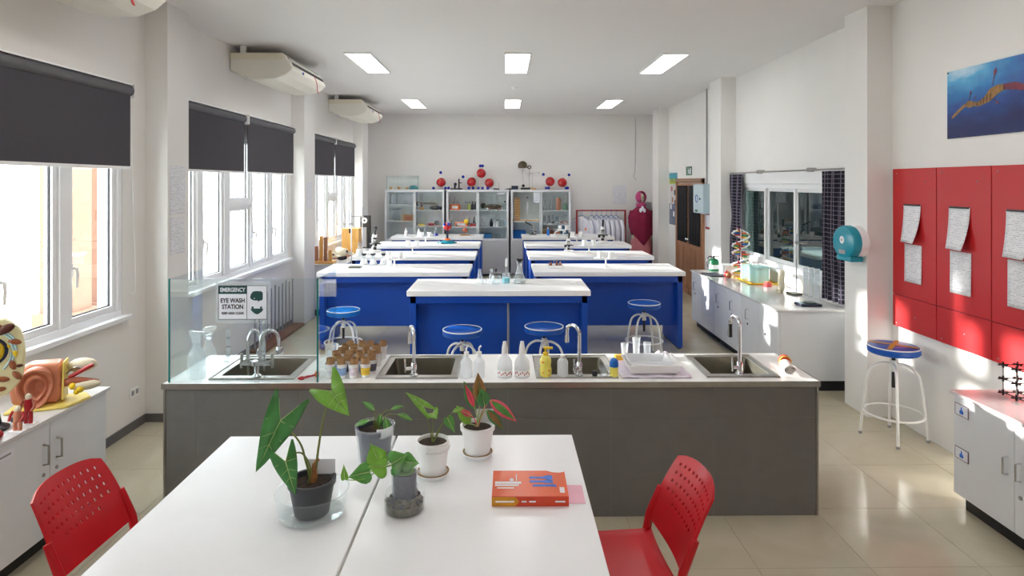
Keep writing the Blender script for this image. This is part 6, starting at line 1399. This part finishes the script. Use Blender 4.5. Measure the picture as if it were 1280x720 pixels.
ear.grid(earf, 48, 36).build('outer_ear', M('ear_skin', (196, 122, 94), .35, var=.06, scale=10), t, smooth=70)
MB().prism([(.104, .03), (.112, .25), (.118, .25), (.116, .03)], -.05, .07, 'y').build('cut_edge', MODY, t)
MB().sph((.19, .05, .20), .06, 14, 10, (1.3, .8, .7)).build('skull_bone', BONE, t, smooth=60)
MB().tube(smooth_path([(.10, -.02, .12), (.16, -.03, .13), (.22, -.03, .12), (.28, -.02, .10)]), .022, 10).build('ear_canal', FLESHD, t, smooth=60)
MB().sph((.22, -.03, .10), .05, 14, 10, (1.6, .8, .6)).build('cochlea', BONE, t, smooth=60)
MB().sph((.16, -.05, .105), .02, 10, 8).sph((.20, -.06, .085), .02, 10, 8).sph((.18, -.055, .07), .016, 10, 8).build('yellow_part', YELLOW, t, smooth=60)
MB().tube(smooth_path([(.14, -.02, .15), (.20, -.03, .185), (.26, -.03, .215)]), .012, 8).build('red_canal', MODR, t, smooth=60)
MB().tube(smooth_path([(.12, 0, .17), (.16, 0, .20), (.20, 0, .19), (.17, 0, .16)]), .006, 6).build('wire_loop', STEEL, t, smooth=60)
t = thing('cell_model', 'big cell model board with yellow nucleus on a black stand', 'cell model', (-2.69, 3.31, LT), .6)
MB().lathe([(0, 0), (.075, 0), (.08, .012), (.045, .03), (.03, .12), (.03, .20), (0, .2)], 20).build('stand', BLACK, t, smooth=40)
pl = [(-.05, .17), (.07, .18), (.135, .26), (.145, .40), (.125, .52), (.06, .585), (-.05, .6), (-.14, .52), (-.15, .3)]
pl2 = []
for i in range(len(pl)):
    p0, p1, p2 = Vector(pl[i-1]), Vector(pl[i]), Vector(pl[(i+1) % len(pl)]); pl2 += [tuple(p1+(p0-p1)*.25), tuple(p1*.9+(p0+p2)*.05), tuple(p1+(p2-p1)*.25)]
MB().prism(pl2, -.04, .03, 'y').build('cell_body', CELLB, t, bev=.012)
MB().sph((0, -.04, .42), .06, 18, 12, (1, .4, 1.1)).build('nucleus', YELLOW, t, smooth=60); MB().torus((0, -.043, .42), .066, .008, 28, 8, 'y').build('nucleus_ring', NAVY, t, smooth=60)
random.seed(21)
for (x, z, a, L, mm) in ((.06, .53, -.5, .045, CELLDK), (.10, .46, .3, .03, CELLBR), (.09, .34, 1.2, .03, CELLBR), (.05, .27, .2, .03, CELLBR), (.11, .28, .9, .03, CELLBR), (-.03, .30, .5, .035, CELLBR), (.02, .55, .2, .03, CELLBR), (.10, .40, 1.4, .022, YELLOW), (-.08, .5, .6, .035, CELLDK), (.04, .22, 0, .025, CELLBR), (.12, .33, 0, .016, CELLDK), (-.09, .25, .4, .03, CELLBR), (.065, .44, .2, .018, YELLOW)):
    MB().sph((0, 0, 0), L, 12, 8, (1, .35, .5)).xf(Matrix.Translation((x, -.042, z)) @ Matrix.Rotation(a, 4, 'Y')).build('organelle', mm, t, smooth=60)
for k in range(7):
    r = .085+.011*k; a0 = -.9+.5*k; MB().tube([(r*math.cos(a), -.043, .40+r*1.15*math.sin(a)) for a in [a0+.12*q for q in range(9)] if abs(r*math.cos(a)) < .135 and -.19 < r*1.15*math.sin(a) < .17] or [(0, -.04, .3), (.01, -.04, .3)], .005, 6).build('membrane_fold', CELLBL, t, smooth=60)
for k, (x, y, hh) in enumerate(((-2.565, 3.40, .15), (-2.545, 3.30, .12))):
    t = thing('anatomy_figure', 'small %s anatomy figure on the cabinet edge' % ['dark red standing', 'tan muscle'][k], 'figure', (x, y, LT), 0, 'small anatomy figures'); mm = [MODR, FLESH][k]
    for s in (-1, 1): MB().tube(smooth_path([(s*.012, 0, 0), (s*.014, 0, hh*.3), (s*.01, 0, hh*.5)]), .010, 8).build('leg', mm, t, smooth=60); MB().tube(smooth_path([(s*.025, 0, hh*.85), (s*.035, -.005, hh*.65), (s*.03, -.02, hh*.5)]), .007, 8).build('arm', [FLESHD, MODR][k], t, smooth=60)
    MB().tube([(0, 0, hh*.45), (0, 0, hh*.65), (0, 0, hh*.88)], [.017, .02, .015], 10).build('torso', mm, t, smooth=60); MB().sph((0, 0, hh*.97), .015, 10, 8, (1, 1, 1.2)).build('head', BONE, t, smooth=60); MB().box(-.035, .035, -.02, .02, 0, .004).build('plinth', WHITEP, t)
t = thing('black_dish', 'black round dish at the near end of the anatomy models', 'dish', (-2.60, 3.10, LT)); MB().lathe([(0, 0), (.05, 0), (.085, .03), (.082, .032), (.048, .004), (0, .004)], 28).build('bowl', BLACK, t, smooth=40); MB().torus((0, 0, .031), .0835, .003, 28, 6).build('rim', CABG, t, smooth=60)
o = MB().lathe([(0, 0), (.045, 0), (.05, .01), (.04, .02), (.0, .022)], 20).build('black_lens_ring', BLACK, smooth=40, loc=(-2.65, 3.46, LT)); tag(o, 'flat black ring in front of the cell model stand', 'ring'); MB().torus((0, 0, .021), .03, .005, 20, 6).build('inner_ring', CABG, o, smooth=60)
o = MB().sph((0, 0, .022), .022, 12, 8, (1.3, 1, 1)).tube([(0, 0, .03), (-.03, .01, .045)], .006, 6).build('heart_piece', MODR, smooth=60, loc=(-2.57, 3.20, LT)); tag(o, 'small red model piece beside the black dish', 'model piece')

# ------------------------------------------------------------------ far left counter things
t = thing('wooden_rack', 'light wooden upright rack at the near end of the far counter', 'rack', (-2.80, 9.78, .8008)); MB().box(-.16, .16, -.1, .1, 0, .03).build('base', OAK, t, bev=.004)
for k, (x, h) in enumerate(((-.12, .26), (-.05, .42), (.02, .40), (.09, .2))): MB().box(x-.025, x+.025, -.02, .02, .03, h).build('upright', OAK if k % 2 else DOORW, t, bev=.003)
for k, (x, y, s) in enumerate(((-2.83, 10.25, 1.0), (-2.72, 10.55, 1.2), (-2.85, 10.85, 1.1))):
    t = thing('animal_skull', 'small animal skull on the far counter, %s' % ['nearest of three', 'middle of three', 'farthest of three'][k], 'skull', (x, y, .8008), .6*k, 'skulls on the far counter')
    MB().sph((0, 0, .07*s), .065*s, 14, 10, (1.4, .9, .9)).build('cranium', BONE, t, smooth=60); MB().tube(smooth_path([(.05*s, 0, .06*s), (.11*s, 0, .045*s), (.16*s, 0, .025*s)]), .025*s, 10).build('snout', BONE, t, smooth=60); MB().tube([(-.03*s, .0, .012), (.06*s, 0, .013), (.15*s, 0, .012)], .011, 8).build('jaw', FLESHD, t, smooth=60)
    for q in (-1, 1): MB().sph((.05*s, q*.045*s, .08*s), .018*s, 8, 6).build('eye_hole', CELLDK, t, smooth=60)
o = MB().sph((0, 0, .03), .03, 12, 8, (2.5, 1.3, 1)).sph((.06, 0, .04), .03, 10, 8).build('dark_cloth', BLACKC, smooth=60, loc=(-2.62, 10.12, .8008)); tag(o, 'dark crumpled bundle in front of the small skulls', 'bundle')
t = thing('wooden_box', 'tall yellow wooden box on the far counter', 'wooden box', (-2.72, 11.2, .8008)); MB().box(-.15, .15, -.12, .12, 0, .42).build('body', OAK, t, bev=.004); MB().box(-.155, .155, -.125, .125, .42, .44).build('lid', OAK, t, bev=.004); MB().box(-.02, .02, -.128, -.12, .36, .44).build('latch', BLACK, t)
t = thing('pulley_frame', 'black framed instrument panel with white dial on the far counter', 'instrument', (-2.66, 12.05, .8008)); MB().box(-.09, .09, -.06, .06, 0, .62).build('frame', BLACK, t, bev=.004); MB().box(-.075, .03, -.066, -.06, .02, .40).build('grey_panel', CABG, t); MB().cyl((-.01, -.06, .53), (-.01, -.07, .53), .055, n=20).build('dial', WHITEP, t); MB().cyl((-.01, -.07, .53), (-.01, -.073, .53), .02, n=12).build('dial_centre', BLACK, t)
# ------------------------------------------------------------------ rods on a board below the middle window
t = thing('rod_rack', 'brown floor board with a row of upright metal rods under the window', 'rod rack', (-2.97, 8.25, 0)); MB().box(-.09, .10, -.72, .78, 0, .035).build('board', BROWNW, t, bev=.003)
for k in range(11): MB().cyl((-.05, -.64+.135*k, .035), (-.05, -.64+.135*k, .66+.02*(k % 3)), .010, n=8).build('rod', CABG, t, smooth=40)
# spray bottle on the sill, hand pump on the tap end
t = thing('sill_bottle', 'clear bottle with yellow and black cap on the window sill', 'bottle', (-3.058, 5.87, .985)); MB().lathe(bottle_prof(.034, .18, .014, .02, .05)+[(0, .18)], 22).build('bottle', PLASTC, t, smooth=50); MB().cyl((0, 0, .18), (0, 0, .225), .019, n=14).build('black_cap', BLACK, t, smooth=40); MB().lathe([(.02, .195), (.03, .20), (.03, .245), (.02, .25), (0, .25)], 14).build('yellow_cap', YELLOW, t, smooth=40)
